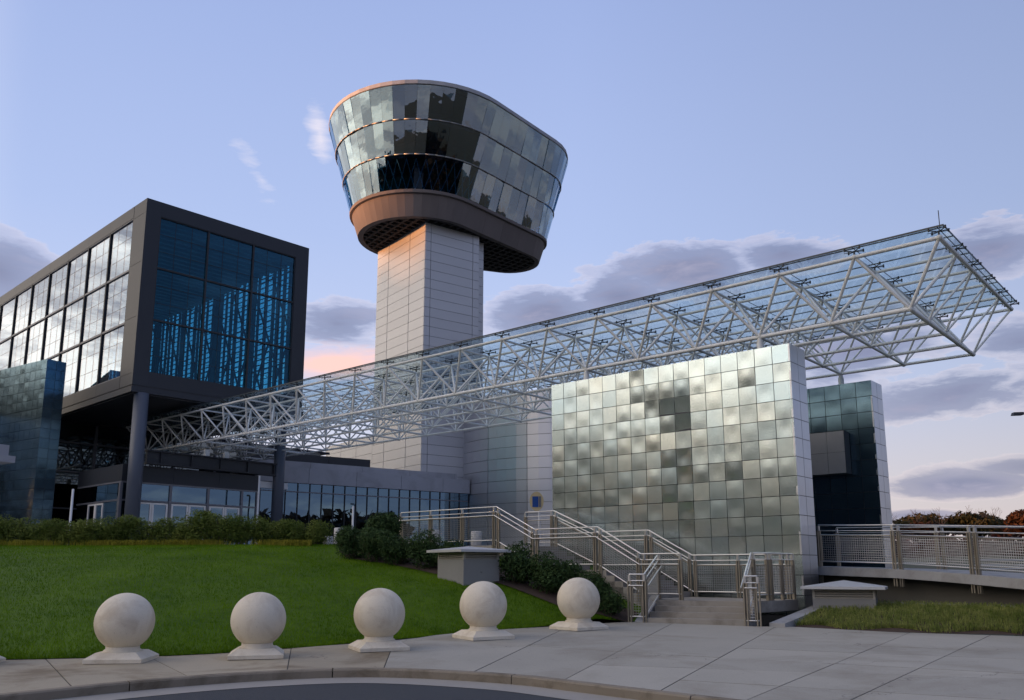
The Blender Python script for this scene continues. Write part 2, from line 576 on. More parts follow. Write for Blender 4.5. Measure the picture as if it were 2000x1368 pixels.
def block(name, mat, parent, x0, x1, y0, y1, z0, z1):
    o = bpy.data.objects.new(name, unit('cube', mat))
    o.location = ((x0 + x1) / 2, (y0 + y1) / 2, (z0 + z1) / 2)
    o.scale = (abs(x1 - x0), abs(y1 - y0), abs(z1 - z0))
    return link(o, parent)


def bar(name, mat, parent, p, q, r):
    p = Vector(p)
    d = Vector(q) - p
    o = bpy.data.objects.new(name, unit('tube', mat))
    o.matrix_local = Matrix.LocRotScale(p, d.to_track_quat('Z', 'Y'), Vector((r, r, d.length)))
    return link(o, parent)


def inst(name, me, parent, loc=(0, 0, 0), rz=0.0, s=1.0):
    o = bpy.data.objects.new(name, me)
    o.location = loc
    o.rotation_euler = (0, 0, rz)
    o.scale = (s, s, s) if not hasattr(s, '__len__') else s
    return link(o, parent)


def az2(a):
    return Vector((math.sin(R(a)), math.cos(R(a)), 0))


def frame_pt(loc, az, x, y, z=0.0):
    yv = az2(az)
    xv = az2(az + 90)
    return Vector((loc[0], loc[1], 0)) + xv * x + yv * y + Vector((0, 0, z))


G0 = (8.748, 26.136)      # foot of the near corner of the tiled wall
GAZ = 41.15               # bearing of its short side


def gp(x, y, z=0.0):
    return frame_pt(G0, GAZ, x, y, z)


# ------------------------------------------------------------------ terrain
def pave_z(y):
    return .02 * (min(y, 24.0) - 14.0)


def plaza_z(y):
    return 2.45 + .022 * (y - 32.0)


EDGE = [(-60, 8.0), (-30, 13.4), (-14, 15.2), (-9.03, 15.62), (-6.54, 16.15), (-5.39, 16.63), (-3.96, 17.96), (-2.23, 19.2), (-1.47, 21.01), (1.05, 22.58), (3.12, 24.2), (4.4, 24.6)]
tps_pts = [(x, y, pave_z(y)) for x, y in EDGE[1:]]
tps_pts += [(-18.35, 31, 2.44), (-12.85, 31, 2.44), (-7.34, 31, 2.44), (-5.69, 31, 2.42), (-25, 30, 2.44), (-32, 28, 2.4),
            (-5.5, 28.6, 1.96), (-2.47, 25.5, 1.386), (-.35, 24.0, 1.02), (1.2, 23.2, .475), (2.6, 24.2, .45), (-1.338, 24, 1.19), (-.437, 24.8, 1.29),
            (-11, 22.5, 1.45), (-18, 22.5, 1.45), (-6.5, 22.5, 1.25), (-15, 26.5, 2.08), (-9, 26.5, 2.05), (-25, 22, 1.5), (-33, 21, 1.5),
            (-4.2, 21.5, .85), (-2.0, 22.4, .72)]
for xx in (-20, -14, -8, -2, 4, -30):
    tps_pts += [(xx, 37, 2.44), (xx, 44, 2.55)]
for A_, B_, z_ in ((1.0, -2, .4), (3.4, -3.9, .55), (5, -3.9, 1.05), (7, -3.9, 1.4), (9.2, -3.9, 2.15), (12, -3.9, 2.35), (5, -1, 1.1), (8.5, -1, 1.8), (11, -1, 2.35)):
    p = gp(-A_, B_)
    tps_pts.append((p.x, p.y, z_))
_tp = np.array(tps_pts)
_n = len(_tp)


def _U(d2):
    return np.where(d2 > 1e-9, d2 * np.log(np.maximum(d2, 1e-9)), 0.0)


_K = _U(((_tp[:, None, :2] - _tp[None, :, :2]) ** 2).sum(-1)) + np.eye(_n) * .6
_P = np.c_[np.ones(_n), _tp[:, :2]]
_S = np.block([[_K, _P], [_P.T, np.zeros((3, 3))]])
_w = np.linalg.solve(_S, np.r_[_tp[:, 2], 0, 0, 0])


def lawn_z(xy):
    xy = np.atleast_2d(np.asarray(xy, float))
    u = _U(((xy[:, None, :] - _tp[None, :, :2]) ** 2).sum(-1))
    return u @ _w[:_n] + np.c_[np.ones(len(xy)), xy] @ _w[_n:]


def lz(x, y):
    return float(lawn_z([(x, y)])[0])


def poly_sample(pts, n):
    P = np.array(pts, float)
    seg = np.hypot(*np.diff(P, axis=0).T)
    cum = np.r_[0, np.cumsum(seg)]
    t = np.linspace(0, cum[-1], n)
    return np.c_[np.interp(t, cum, P[:, 0]), np.interp(t, cum, P[:, 1])]


def smooth_line(pts, n, it=2):
    P = np.array(pts, float)
    for _ in range(it):
        Q = [P[0]]
        for i in range(len(P) - 1):
            Q += [P[i] * .75 + P[i + 1] * .25, P[i] * .25 + P[i + 1] * .75]
        Q.append(P[-1])
        P = np.array(Q)
    return poly_sample(P, n)


def sheet(name, grid, mat, parent=None, smooth=True, **t):
    """grid: (ny, nx, 3)"""
    ny, nx = grid.shape[:2]
    fs = [(j * nx + i, j * nx + i + 1, (j + 1) * nx + i + 1, (j + 1) * nx + i) for j in range(ny - 1) for i in range(nx - 1)]
    me = bpy.data.meshes.new(name)
    me.from_pydata([tuple(p) for p in grid.reshape(-1, 3)], [], fs)
    me.materials.append(mat)
    if smooth:
        me.polygons.foreach_set('use_smooth', [True] * len(me.polygons))
    o = bpy.data.objects.new(name, me)
    link(o, parent)
    return tag(o, **t) if t else o


# far ground: one sheet to the horizon, rising gently behind
def far_z(x, y):
    d = math.hypot(x, y)
    if d < 60:
        z = -1.7 + 1.25 * min(1.0, max(0.0, (d - 24.0) / 10.0))
    else:
        z = -.45 + (min(d, 420) - 60) * .036
    return z


rad = np.r_[0, 6, 12, 20, 30, 40, 50, 60, 75, 95, 120, 160, 220, 300, 420, 700, 1200, 2500]
ang = np.linspace(0, 2 * np.pi, 73)
gg = np.array([[(r * math.cos(a), r * math.sin(a), far_z(r * math.cos(a), r * math.sin(a))) for a in ang] for r in rad])
sheet('ground', gg, M['field'], kind='structure')

edge_s = smooth_line(EDGE, 90, 2)
back = np.c_[np.linspace(-70, 6, 90), np.full(90, 40.0)]
tt = np.linspace(0, 1, 70) ** 1.15
grid = np.zeros((70, 90, 3))
for j, t in enumerate(tt):
    xy = edge_s * (1 - t) + back * t
    grid[j, :, :2] = xy
    grid[j, :, 2] = lawn_z(xy)
lawn = sheet('lawn', grid, M['lawn'], kind='structure')

# plaza behind the lawn
pz = np.array([[(x, y, plaza_z(y)) for x in np.linspace(-80, 12, 24)] for y in np.linspace(32.6, 120, 30)])
sheet('plaza', pz, M['plaza'], kind='structure')

# road, gutter, kerb
KERB = [(-30, -14), (-16, -8), (-12.6, 0), (-10.6, 6.2), (-8.6, 9.9), (-6.82, 11.88), (-5.36, 13.3), (-3.74, 14.24), (-2.16, 14.6), (0.0, 13.8), (1.03, 12.9), (2.87, 11.37), (4.9, 9.8), (8, 7.7), (12, 5.6), (20, 2.4), (40, -4)]
kl = smooth_line(KERB, 700, 3)


def offset_line(P, d):
    T = np.gradient(P, axis=0)
    T /= np.linalg.norm(T, axis=1)[:, None]
    return P + np.c_[T[:, 1], -T[:, 0]] * d      # + is to the right of travel (the road side)


road_pts = offset_line(kl, .50)
rp = np.r_[road_pts, [[40, -30], [-30, -30]]]
mb = MB()
mb.add([(x, y, pave_z(y) - .150) for x, y in rp], [tuple(range(len(rp)))])
road = mb.build('road', M['asphalt'], kind='structure')
pvz = np.vectorize(pave_z)
gl_ = np.array([np.c_[L_, pvz(L_[:, 1]) + h_] for L_, h_ in ((offset_line(kl, .0), -.128), (offset_line(kl, .25), -.145), (offset_line(kl, .52), -.144))])
pk_ = np.array([[(x, y, far_z(x, y) + .12) for x in np.linspace(-230, 230, 47)] for y in np.linspace(-230, -32, 24)])
sheet('unseen_parking_lot', pk_, M['asphalt'], kind='structure')  # unseen asphalt added behind the camera to darken the cab glass reflections
sheet('gutter', gl_[::-1], M['gutter'], kind='structure')
kerb = bpy.data.objects.new('kerb', None)
link(kerb)
tag(kerb, kind='structure')
cum = np.r_[0, np.cumsum(np.hypot(*np.diff(kl, axis=0).T))]
SL = 3.05
prof = [(.0, -.20), (.0, -.02), (-.02, .004), (-.17, .004), (-.17, -.20)]   # offset to the road side, height
start = cum[np.argmin(np.hypot(kl[:, 0] + .0, kl[:, 1] - 13.8))] - 3.05 * 6
s0 = start - 20 * SL
while s0 < cum[-1] - SL:
    if s0 > 0:
        ss = np.linspace(s0 + .008, s0 + SL - .008, 9)
        pts = np.c_[np.interp(ss, cum, kl[:, 0]), np.interp(ss, cum, kl[:, 1])]
        if np.hypot(pts[:, 0], pts[:, 1] - 8).min() < 16 and pts[:, 1].max() > 2:
            mb = MB()
            rows = [offset_line(pts, d) for d, z in prof]
            npf = len(prof)
            vs = []
            for i in range(9):
                for k, (d, z) in enumerate(prof):
                    vs.append((rows[k][i, 0], rows[k][i, 1], z + pave_z(rows[k][i, 1])))
            fs = [(i * npf + k, (i + 1) * npf + k, (i + 1) * npf + (k + 1) % npf, i * npf + (k + 1) % npf) for i in range(8) for k in range(npf)]
            fs += [tuple(range(npf)), tuple(8 * npf + k for k in range(npf))[::-1]]
            mb.add(vs, fs)
            mb.build('kerb_stone', M['kerb'], kerb)
    s0 += SL

# pavement: one slab per casting, cut by the joints the photograph shows
pav = bpy.data.objects.new('pavement', None)
link(pav)
tag(pav, kind='structure')
ki = offset_line(kl, -.178)
sel = (np.hypot(ki[:, 0], ki[:, 1] - 8) < 22) & (ki[:, 1] > 0)
ki = ki[sel][::4]
e2 = smooth_line(EDGE, 90, 2)
e2 = e2[e2[:, 0] > -16][::2]
outline = [tuple(p) for p in ki] + [(24, 6), (24, 14.6), (17, 17.4), (11.62, 20.0), (9.23, 20.95), (7.16, 22.55), (6.64, 22.6), (6.2, 22.70), (3.55, 23.92), (3.3, 24.15)] + [tuple(p) for p in e2[::-1]]
base_b = MB()
base_b.add([(x, y, pave_z(y) - .007) for x, y in outline], [tuple(range(len(outline)))])
base_b.build('paving_bed', M['joint'], pav)
bm = bmesh.new()
fv = [bm.verts.new((x, y, 0)) for x, y in outline]
bm.faces.new(fv)


def cut(px, py, azd, cond):
    nrm = az2(azd + 90)
    faces = [f for f in bm.faces if cond(f.calc_center_median())]
    geom = set(faces)
    for f in faces:
        geom.update(f.edges)
        geom.update(f.verts)
    bmesh.ops.bisect_plane(bm, geom=list(geom), dist=1e-4, plane_co=(px, py, 0), plane_no=nrm)


ANY = lambda c: True
# radial joints (fan out from the turning circle)
for a, b in (((-8.2, 15.62), (-6.19, 12.55)), ((-6.48, 15.92), (-5.08, 13.8)), ((-4.35, 17.4), (-3.6, 14.2)), ((-2.22, 15.77), (-2.02, 13.67)),
             ((1.55, 23.0), (-.6, 14.2)), ((3.9, 22.4), (.75, 13.2)), ((6.06, 21.015), (2.141, 12.49)), ((9.254, 20.625), (2.89, 11.32)), ((10.719, 19.887), (4.09, 11.15)),
             ((-10.6, 15.3), (-8.0, 11.0)), ((13.6, 19.0), (6.2, 9.4)), ((16.8, 17.2), (8.6, 8.0)), ((-13.2, 15.0), (-9.6, 9.0))):
    d = math.degrees(math.atan2(b[0] - a[0], b[1] - a[1]))
    xm = (a[0] + b[0]) / 2
    cut(a[0], a[1], d, ANY)
# concentric joints across the wide part
for a, b, cnd in (((-.02, 18.26), (3.0, 16.385), lambda c: -1.2 < c.x < 4.6), ((3.0, 16.385), (5.28, 15.27), lambda c: c.x >= 3.0),
                  ((1.888, 14.867), (7.69, 13.36), lambda c: c.x > 1.2), ((1.2, 20.6), (7.5, 17.9), lambda c: c.x > .3), ((4.0, 12.6), (9.0, 10.4), lambda c: c.x > 2.4), ((5.2, 17.3), (12.0, 14.6), lambda c: c.x > 4.4)):
    d = math.degrees(math.atan2(b[0] - a[0], b[1] - a[1]))
    cut(a[0], a[1], d, cnd)
slabs = []
for f in bm.faces:
    if f.calc_area() < .02:
        continue
    slabs.append([(v.co.x, v.co.y) for v in f.verts])
bm.free()
def inset_poly(P, d):
    P = [p for i, p in enumerate(P) if math.hypot(p[0] - P[i - 1][0], p[1] - P[i - 1][1]) > 1e-3]
    n = len(P)
    A_ = sum(P[i][0] * P[(i + 1) % n][1] - P[(i + 1) % n][0] * P[i][1] for i in range(n))
    if A_ < 0:
        P = P[::-1]
    out = []
    for i in range(n):
        a, b_, c_ = Vector(P[i - 1]), Vector(P[i]), Vector(P[(i + 1) % n])
        e1 = (b_ - a).normalized()
        e2 = (c_ - b_).normalized()
        n1_ = Vector((-e1.y, e1.x))
        n2_ = Vector((-e2.y, e2.x))
        m_ = n1_ + n2_
        k = d / max(.35, (m_.length_squared / 2))
        out.append(b_ + m_ * k)
    return out


for poly in slabs:
    cx_ = sum(p[0] for p in poly) / len(poly)
    Q = inset_poly(poly, .010)
    dz_ = rng.uniform(-.002, .003)
    mb = MB()
    mb.hexa([(p.x, p.y, pave_z(p.y) - .06) for p in Q], [(p.x, p.y, pave_z(p.y) + dz_) for p in Q])
    mb.build('paving_slab', M['stained'] if cx_ < -2.1 else M['pavement'], pav)

# ------------------------------------------------------------------ tiled walls of stainless steel
TS = .6


def tile_mesh(seed, mat, name='tile', w=TS, h=TS, amp=1.0, tilt=None, bulge=None):
    """a slightly dished, slightly tilted cassette; local x width, z height, front at -y"""
    rr = random.Random(seed)
    n = 7
    gap = .010
    tx, tz = rr.gauss(0, .010 * amp), rr.gauss(-.004, .012 * amp)
    dish = rr.gauss(0, .0085) * amp 
    if tilt is not None:
        tx, tz = rr.gauss(0, .01), tilt
        dish = bulge
    ox, oz = rr.uniform(-.25, .25), rr.uniform(-.25, .25)
    mb = MB()
    vs = []
    for j in range(n + 1):
        for i in range(n + 1):
            u = (i / n - .5) * 2
            v = (j / n - .5) * 2
            k = max(0, 1 - ((u - ox) ** 2 + (v - oz) ** 2) * .55)
            edge_k = (1 - u * u) * (1 - v * v)
            y = -.02 + dish * (k * edge_k) + tx * u * w / 2 + tz * v * h / 2
            vs.append((u * (w / 2 - gap), y, v * (h / 2 - gap)))
    fs = [(j * (n + 1) + i, j * (n + 1) + i + 1, (j + 1) * (n + 1) + i + 1, (j + 1) * (n + 1) + i) for j in range(n) for i in range(n)]
    mb.add(vs, fs)
    per = [i for i in range(n + 1)] + [(j * (n + 1) + n) for j in range(1, n + 1)] + [n * (n + 1) + i for i in range(n - 1, -1, -1)] + [j * (n + 1) for j in range(n - 1, 0, -1)]
    b0 = len(mb.v)
    m_ = len(per)
    for p in per:
        mb.v.append(mb.v[p])
    for p in per:
        x, y, z = mb.v[p]
        mb.v.append((x, .03, z))
    for k in range(m_):
        mb.f.append((b0 + (k + 1) % m_, b0 + k, b0 + m_ + k, b0 + m_ + (k + 1) % m_))
    me = mb.mesh(name, mat)
    me.polygons.foreach_set('use_smooth', [len(p.vertices) == 4 and i < n * n for i, p in enumerate(me.polygons)])
    return me


TV = {k: [tile_mesh(100 + i * 7, M[k], amp=.3 if k == 'tile_side' else .48) for i in range(30)] for k in ('tile', 'tile_dark', 'tile_side', 'tile_reflect_dark')}


DARKT = [tile_mesh(500 + i, M['tile'], tilt=-.095 - .01 * (i % 3), bulge=(.004, -.004, .007)[i % 3]) for i in range(6)]
MIDT = [tile_mesh(520 + i, M['tile'], tilt=-.05, bulge=(.012, -.010)[i % 2]) for i in range(6)]


def tile_face(parent, key, origin, dirx, nx, zs, rz, seed, skip=None, sag=None):
    """nx tiles along dirx from origin; rz turns the tile so its -y faces out"""
    rr = random.Random(seed)
    o0 = Vector(origin)
    d = Vector(dirx)
    for iz, z in enumerate(zs):
        for ix in range(nx):
            if skip and skip(ix, iz):
                continue
            p = o0 + d * (TS * (ix + .5))
            me_ = rr.choice(TV[key])
            if sag and (ix, iz) in sag:
                me_ = rr.choice(DARKT if sag[(ix, iz)] else MIDT)
            o = inst('steel_tile', me_, parent, (p.x, p.y, z), rz)
    return


w1 = thing('tiled_wall', 'tall wide free standing wall of square stainless steel tiles beside the stairs', 'wall', (*G0, 0), GAZ)
ZT = 8.65
W1L = 16 * TS
MB().box(-W1L + .02, -.02, .035, 1.2 - .035, -.5, ZT - .015).build('wall_core', M['tile_back'], w1)
zs1 = [ZT - TS * (k + .5) for k in range(14)]
SAG = {(15 - c_, r_): d_ for c_, r_, d_ in ((8, 2, 1), (9, 2, 1), (9, 3, 1), (8, 7, 0), (9, 8, 0), (9, 9, 0), (8, 1, 0), (9, 1, 0), (7, 1, 0), (9, 6, 0), (8, 3, 0),
                                            (13, 1, 0), (6, 0, 0), (7, 2, 0), (8, 5, 0), (9, 5, 0), (12, 6, 0), (6, 1, 0))}
tile_face(w1, 'tile', (0, .03, 0), (-1, 0, 0), 16, zs1, 0.0, 3, sag=SAG)
tile_face(w1, 'tile_side', (-.03, 0, 0), (0, 1, 0), 2, zs1, R(90), 4)

w2 = thing('tiled_wall', 'dark tiled wall with a projecting steel box, seen behind the wide one', 'wall', gp(.09, 7.16), GAZ)
MB().box(-8.4 + .02, -.02, .035, 1.2 - .035, -.5, ZT - .015).build('wall_core', M['tile_back'], w2)
tile_face(w2, 'tile_reflect_dark', (0, .03, 0), (-1, 0, 0), 7, zs1, 0.0, 13)
tile_face(w2, 'tile_side', (-.03, 0, 0), (0, 1, 0), 2, zs1, R(90), 14)
M['box_panel'] = principled('box_panel', (.45, .45, .46), .33, metal=.55, var=.08)
bx = MB().box(-4.2, -.95, -.55, -.03, 5.15, 6.75).build('sign_box', M['tile_back'], w2)
for k in range(5):
    for j in range(2):
        block('box_panel', M['box_panel'], bx, -.96 - .65 * (k + 1) + .006, -.96 - .65 * k - .006, -.575, -.552, 5.15 + .8 * j + .006, 5.15 + .8 * (j + 1) - .006)

# ------------------------------------------------------------------ glass canopy on a space frame
can = thing('canopy', 'long white space frame canopy roofed with glass panes above the tiled walls', 'canopy', (*G0, 0), GAZ)
ZB, ZTOP = 9.2, 10.85
BAY = 2.37
NX = 21
tx = [4.65 - BAY * i for i in range(NX + 1)]
bx_ = [3.47 - BAY * i for i in range(NX)]
ty = [-.25 + 1.8 * j for j in range(6)]
by = [.65 + 1.8 * j for j in range(5)]
RC, RD = .056, .037
for j, y in enumerate(ty):
    bar('top_chord', M['truss'], can, (tx[0], y, ZTOP), (tx[-1], y, ZTOP), RC if j in (0, 5) else .05)
for j, y in enumerate(by):
    bar('bottom_chord', M['truss'], can, (bx_[0], y, ZB), (bx_[-1], y, ZB), .072 if j in (0,) else .055)
for i, x in enumerate(tx):
    bar('cross_tube', M['truss'], can, (x, ty[0], ZTOP), (x, ty[-1], ZTOP), .065 if i == 0 else .045)
for i, x in enumerate(bx_):
    bar('cross_tube', M['truss'], can, (x, by[0], ZB), (x, by[-1], ZB), .07 if i == 0 else .05)
rest = MB()
cnt = 0
diag = []
for i in range(NX):
    for j in range(5):
        for di in (0, 1):
            for dj in (0, 1):
                p = (bx_[i], by[j], ZB)
                q_ = (tx[i + di], ty[j + dj], ZTOP)
                w_ = gp(*p)
                diag.append((w_.length, p, q_, j == 0))
diag.sort(key=lambda t: t[0])
for k, (dd, p, q_, fr) in enumerate(diag):
    r_ = .05 if fr else RD
    if k < 300:
        bar('diagonal_brace', M['truss'], can, p, q_, r_)
    else:
        rest.tube(p, q_, r_, 8)
ro = rest.build('far_brace', M['truss'], can, smooth=True)
ro['kind'] = 'stuff'
# ball joints
nd = MB().lathe([(.001, -.1), (.07, -.07), (.1, 0), (.07, .07), (.001, .1)], 10).mesh('ball_joint', M['truss_node'], True)
nm_ = 0
for i in range(NX):
    for j in range(5):
        if j in (0, 4) or i < 9:
            inst('ball_joint', nd, can, (bx_[i], by[j], ZB), 0, .92)
for i in range(NX + 1):
    for j in range(6):
        if j in (0, 5) or i < 8:
            inst('ball_joint', nd, can, (tx[i], ty[j], ZTOP), 0, .85)
# glass fittings: a stub and four arms
ft = MB()
ft.tube((0, 0, .05), (0, 0, .20), .028, 6)
for sx in (-1, 1):
    for sy in (-1, 1):
        ft.tube((0, 0, .17), (.22 * sx, .17 * sy, .20), .016, 5)
        ft.tube((.22 * sx, .17 * sy, .17), (.22 * sx, .17 * sy, .262), .028, 6)
ft.tube((-.3, 0, .18), (.3, 0, .18), .010, 4)
fm = ft.mesh('glass_fitting', M['fitting'])
for i in range(NX + 1):
    for j in range(6):
        inst('glass_fitting', fm, can, (tx[i], ty[j], ZTOP))
# glass roof panes, two per bay across
for i in range(NX):
    for j in range(5):
        x1 = tx[i] + (.16 if i == 0 else -.012)
        x0 = tx[i + 1] + .012
        y0 = ty[j] + (-.16 if j == 0 else .012)
        y1 = ty[j + 1] + (.16 if j == 4 else -.012)
        ym = (ty[j] + ty[j + 1]) / 2
        block('glass_pane', M['canopy_glass'], can, x0, x1, y0, ym - .012, ZTOP + .27, ZTOP + .29)
        block('glass_pane', M['canopy_glass'], can, x0, x1, ym + .012, y1, ZTOP + .27, ZTOP + .29)
seal = MB()
for j in range(11):
    y = ty[0] + .9 * j
    seal.box(tx[-1], tx[0] + .16, y - .012, y + .012, ZTOP + .262, ZTOP + .296)
for i in range(NX + 1):
    seal.box(tx[i] - .012, tx[i] + .012, ty[0] - .16, ty[-1] + .16, ZTOP + .258, ZTOP + .268)
seal.box(tx[-1], tx[0] + .16, ty[0] - .18, ty[0] - .16, ZTOP + .25, ZTOP + .30)
seal.box(tx[0] + .16, tx[0] + .18, ty[0] - .18, ty[-1] + .18, ZTOP + .25, ZTOP + .30)
seal.build('glass_seal', M['glass_edge'], can)
for (x, y) in ((tx[0] + .05, ty[0] - .05), (tx[0] + .05, ty[2]), (tx[0] + .05, ty[5])):
    bar('lightning_rod', M['fitting'], can, (x, y, ZTOP + .25), (x, y, ZTOP + .78 - .25 * (y > 0)), .012)
# bearings on the walls and on the entrance beam
bear = MB().lathe([(.16, 0), (.16, .08), (.11, .14), (.11, .34), (.07, .5), (.07, .55)], 14).mesh('bearing', M['truss_node'], True)
for i in (2, 5):
    inst('bearing', bear, can, (bx_[i], by[0], ZT))
for i in (2, 4):
    inst('bearing', bear, can, (bx_[i], by[4], ZT))

# ------------------------------------------------------------------ observation tower
KF = 1.25


def FAR(x, y):
    return (x * KF, y * KF, 1.6 - 1.6 * KF)


tw = thing('observation_tower', 'airport style observation tower with a flared glass cab on a pale panelled shaft', 'tower', FAR(-5.99, 56.0), -36.6)
tw.scale = (KF, KF, KF)
ZS = 25.36
BZ = 2.6
MB().box(.03, 4.48, .03, 7.0, BZ - .5, ZS).build('shaft', M['panel_joint'], tw)
MB().box(4.46, 5.42, .83, 6.5, BZ - .5, ZS).build('shaft_wing', M['panel_joint'], tw)
PH = .676
nrow = int((ZS - BZ) / PH) + 1
for k in range(nrow):
    z1 = ZS - PH * k - .012
    z0 = max(ZS - PH * (k + 1) + .012, BZ - .3)
    if z1 - z0 < .1:
        continue
    for (x0, x1) in ((0, .44), (.46, 3.94), (3.96, 4.50)):
        block('metal_panel', M['panel'], tw, x0 + .008, x1 - .008, -.01, .035, z0, z1)
    for (y0, y1) in ((0, 2.1), (2.12, 5.2), (5.22, 7.0)):
        block('metal_panel', M['panel'], tw, -.012, .035, y0 + .03, y1 - .01, z0, z1)
    block('metal_panel', M['panel'], tw, 4.50, 5.44, .80, .84, z0, z1)


def hull(p, n1=30, ns=8, n2=14):
    a1, b1, R1, a2, b2, R2 = p
    th = math.atan2(b2 - b1, a2 - a1)
    L = math.hypot(a2 - a1, b2 - b1)
    ph = math.acos((R1 - R2) / L)
    pts = []
    for i in range(n1):
        t = th + ph + (2 * math.pi - 2 * ph) * i / n1
        pts.append((a1 + R1 * math.cos(t), b1 + R1 * math.sin(t)))
    e1 = (a1 + R1 * math.cos(th - ph), b1 + R1 * math.sin(th - ph))
    f1 = (a2 + R2 * math.cos(th - ph), b2 + R2 * math.sin(th - ph))
    for i in range(ns):
        pts.append((e1[0] + (f1[0] - e1[0]) * i / ns, e1[1] + (f1[1] - e1[1]) * i / ns))
    for i in range(n2):
        t = th - ph + 2 * ph * i / n2
        pts.append((a2 + R2 * math.cos(t), b2 + R2 * math.sin(t)))
    e1 = (a2 + R2 * math.cos(th + ph), b2 + R2 * math.sin(th + ph))
    f1 = (a1 + R1 * math.cos(th + ph), b1 + R1 * math.sin(th + ph))
    for i in range(ns):
        pts.append((e1[0] + (f1[0] - e1[0]) * i / ns, e1[1] + (f1[1] - e1[1]) * i / ns))
    return np.array(pts)


H_sof = (1.397, 3.269, 4.447, 9.474, 3.052, 2.338)
H_lip = (1.397, 3.269, 4.973, 9.474, 3.052, 2.864)
H_rim = (1.781, 3.374, 7.086, 9.167, 3.154, 4.969)
hs, hl_, hr = hull(H_sof), hull(H_lip), hull(H_rim)
NP = len(hs)
ZL, ZR = 27.04, 33.83


def lerp(a, b, t):
    return a + (b - a) * t


def inward(P, d):
    c = P.mean(0)
    v = c - P
    return P + v / np.linalg.norm(v, axis=1)[:, None] * d


# concrete collar, a panel for every two panes
for k in range(0, NP, 2):
    ids = [k, (k + 1) % NP, (k + 2) % NP]
    lo = [hs[i] for i in ids]
    hi = [lerp(hs, hl_, .86)[i] for i in ids]
    lo_i = [inward(hs, .4)[i] for i in ids]
    hi_i = [inward(hl_, .7)[i] for i in ids]
    mb = MB()

    def sh(P):   # open a thin joint
        c = (P[0] + P[-1]) / 2
        return [c + (p - c) * .996 for p in P]
    lo, hi, lo_i, hi_i = sh(lo), sh(hi), sh(lo_i), sh(hi_i)
    z0, z1 = ZS, lerp(ZS, ZL, .86)
    mb.hexa([(*p, z0) for p in lo] + [(*p, z0) for p in lo_i[::-1]], [(*p, z1) for p in hi] + [(*p, z1) for p in hi_i[::-1]])
    mb.build('concrete_panel', M['concrete_dark'], tw)
# lip
mb = MB()
prof_l = [(lerp(hs, hl_, .86), ZS + (ZL - ZS) * .86 + .015), (inward(hl_, -.10), ZS + (ZL - ZS) * .89), (inward(hl_, -.13), ZL + .02), (inward(hl_, .05), ZL + .06), (inward(hl_, .8), ZL + .06), (inward(hl_, .8), ZL - .2)]
vs = [(*p, z) for P, z in prof_l for p in P]
fs = [(i * NP + k, i * NP + (k + 1) % NP, (i + 1) * NP + (k + 1) % NP, (i + 1) * NP + k) for i in range(len(prof_l) - 1) for k in range(NP)]
mb.add(vs, fs).build('collar_lip', M['concrete_dark'], tw)
# soffit with ribs forming coffers
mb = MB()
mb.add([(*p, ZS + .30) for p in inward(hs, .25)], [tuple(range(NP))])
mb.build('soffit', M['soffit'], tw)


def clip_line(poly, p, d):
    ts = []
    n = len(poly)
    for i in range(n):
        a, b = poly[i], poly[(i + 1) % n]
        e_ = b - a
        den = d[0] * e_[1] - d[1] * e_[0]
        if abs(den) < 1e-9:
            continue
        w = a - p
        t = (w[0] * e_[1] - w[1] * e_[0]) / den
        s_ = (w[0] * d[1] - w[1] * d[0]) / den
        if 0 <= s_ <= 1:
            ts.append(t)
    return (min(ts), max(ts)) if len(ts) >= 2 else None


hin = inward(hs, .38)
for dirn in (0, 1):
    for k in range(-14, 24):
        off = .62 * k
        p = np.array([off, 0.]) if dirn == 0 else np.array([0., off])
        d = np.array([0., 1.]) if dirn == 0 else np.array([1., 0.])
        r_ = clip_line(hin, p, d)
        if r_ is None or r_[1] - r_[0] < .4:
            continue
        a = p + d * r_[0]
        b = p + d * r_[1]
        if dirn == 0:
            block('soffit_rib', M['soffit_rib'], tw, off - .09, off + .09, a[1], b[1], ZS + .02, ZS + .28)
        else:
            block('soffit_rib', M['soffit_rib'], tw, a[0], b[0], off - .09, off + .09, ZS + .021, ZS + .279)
# glass bands
rr = random.Random(5)
bands = [(0.0, 1 / 3.), (1 / 3., 2 / 3.), (2 / 3., 1.0)]
for bi, (t0, t1) in enumerate(bands):
    for k in range(NP):
        k2 = (k + 1) % NP
        P0 = lerp(hl_, hr, t0)
        P1 = lerp(hl_, hr, t1)
        z0, z1 = lerp(ZL + .06, ZR, t0) + .02, lerp(ZL + .06, ZR, t1) - .02
        c = [Vector((*P0[k], z0)), Vector((*P0[k2], z0)), Vector((*P1[k2], z1)), Vector((*P1[k], z1))]
        cen = sum(c, Vector()) / 4
        nrm = (c[1] - c[0]).cross(c[3] - c[0]).normalized()
        # each pane sits a touch out of true, as glazing does
        j = [rr.gauss(0, .014) for _ in range(3)]
        cc = []
        for i, p in enumerate(c):
            p = cen + (p - cen) * .985
            u = (1 if i in (1, 2) else -1)
            v = (1 if i in (2, 3) else -1)
            cc.append(p + nrm * (j[0] + j[1] * u + j[2] * v))
        mb = MB()
        mb.hexa([p - nrm * .012 for p in cc], [p + nrm * .012 for p in cc])
        mb.build('glass_pane', M['cab_glass'], tw)
for t in (1 / 3., 2 / 3.):
    P = lerp(hl_, hr, t)
    z = lerp(ZL + .06, ZR, t)
    mb = MB()
    for k in range(NP):
        a = inward(P, -.07)
        mb.tube((*a[k], z), (*a[(k + 1) % NP], z), .045, 6)
    mb.build('ring_rail', M['ring_metal'], tw, smooth=True)
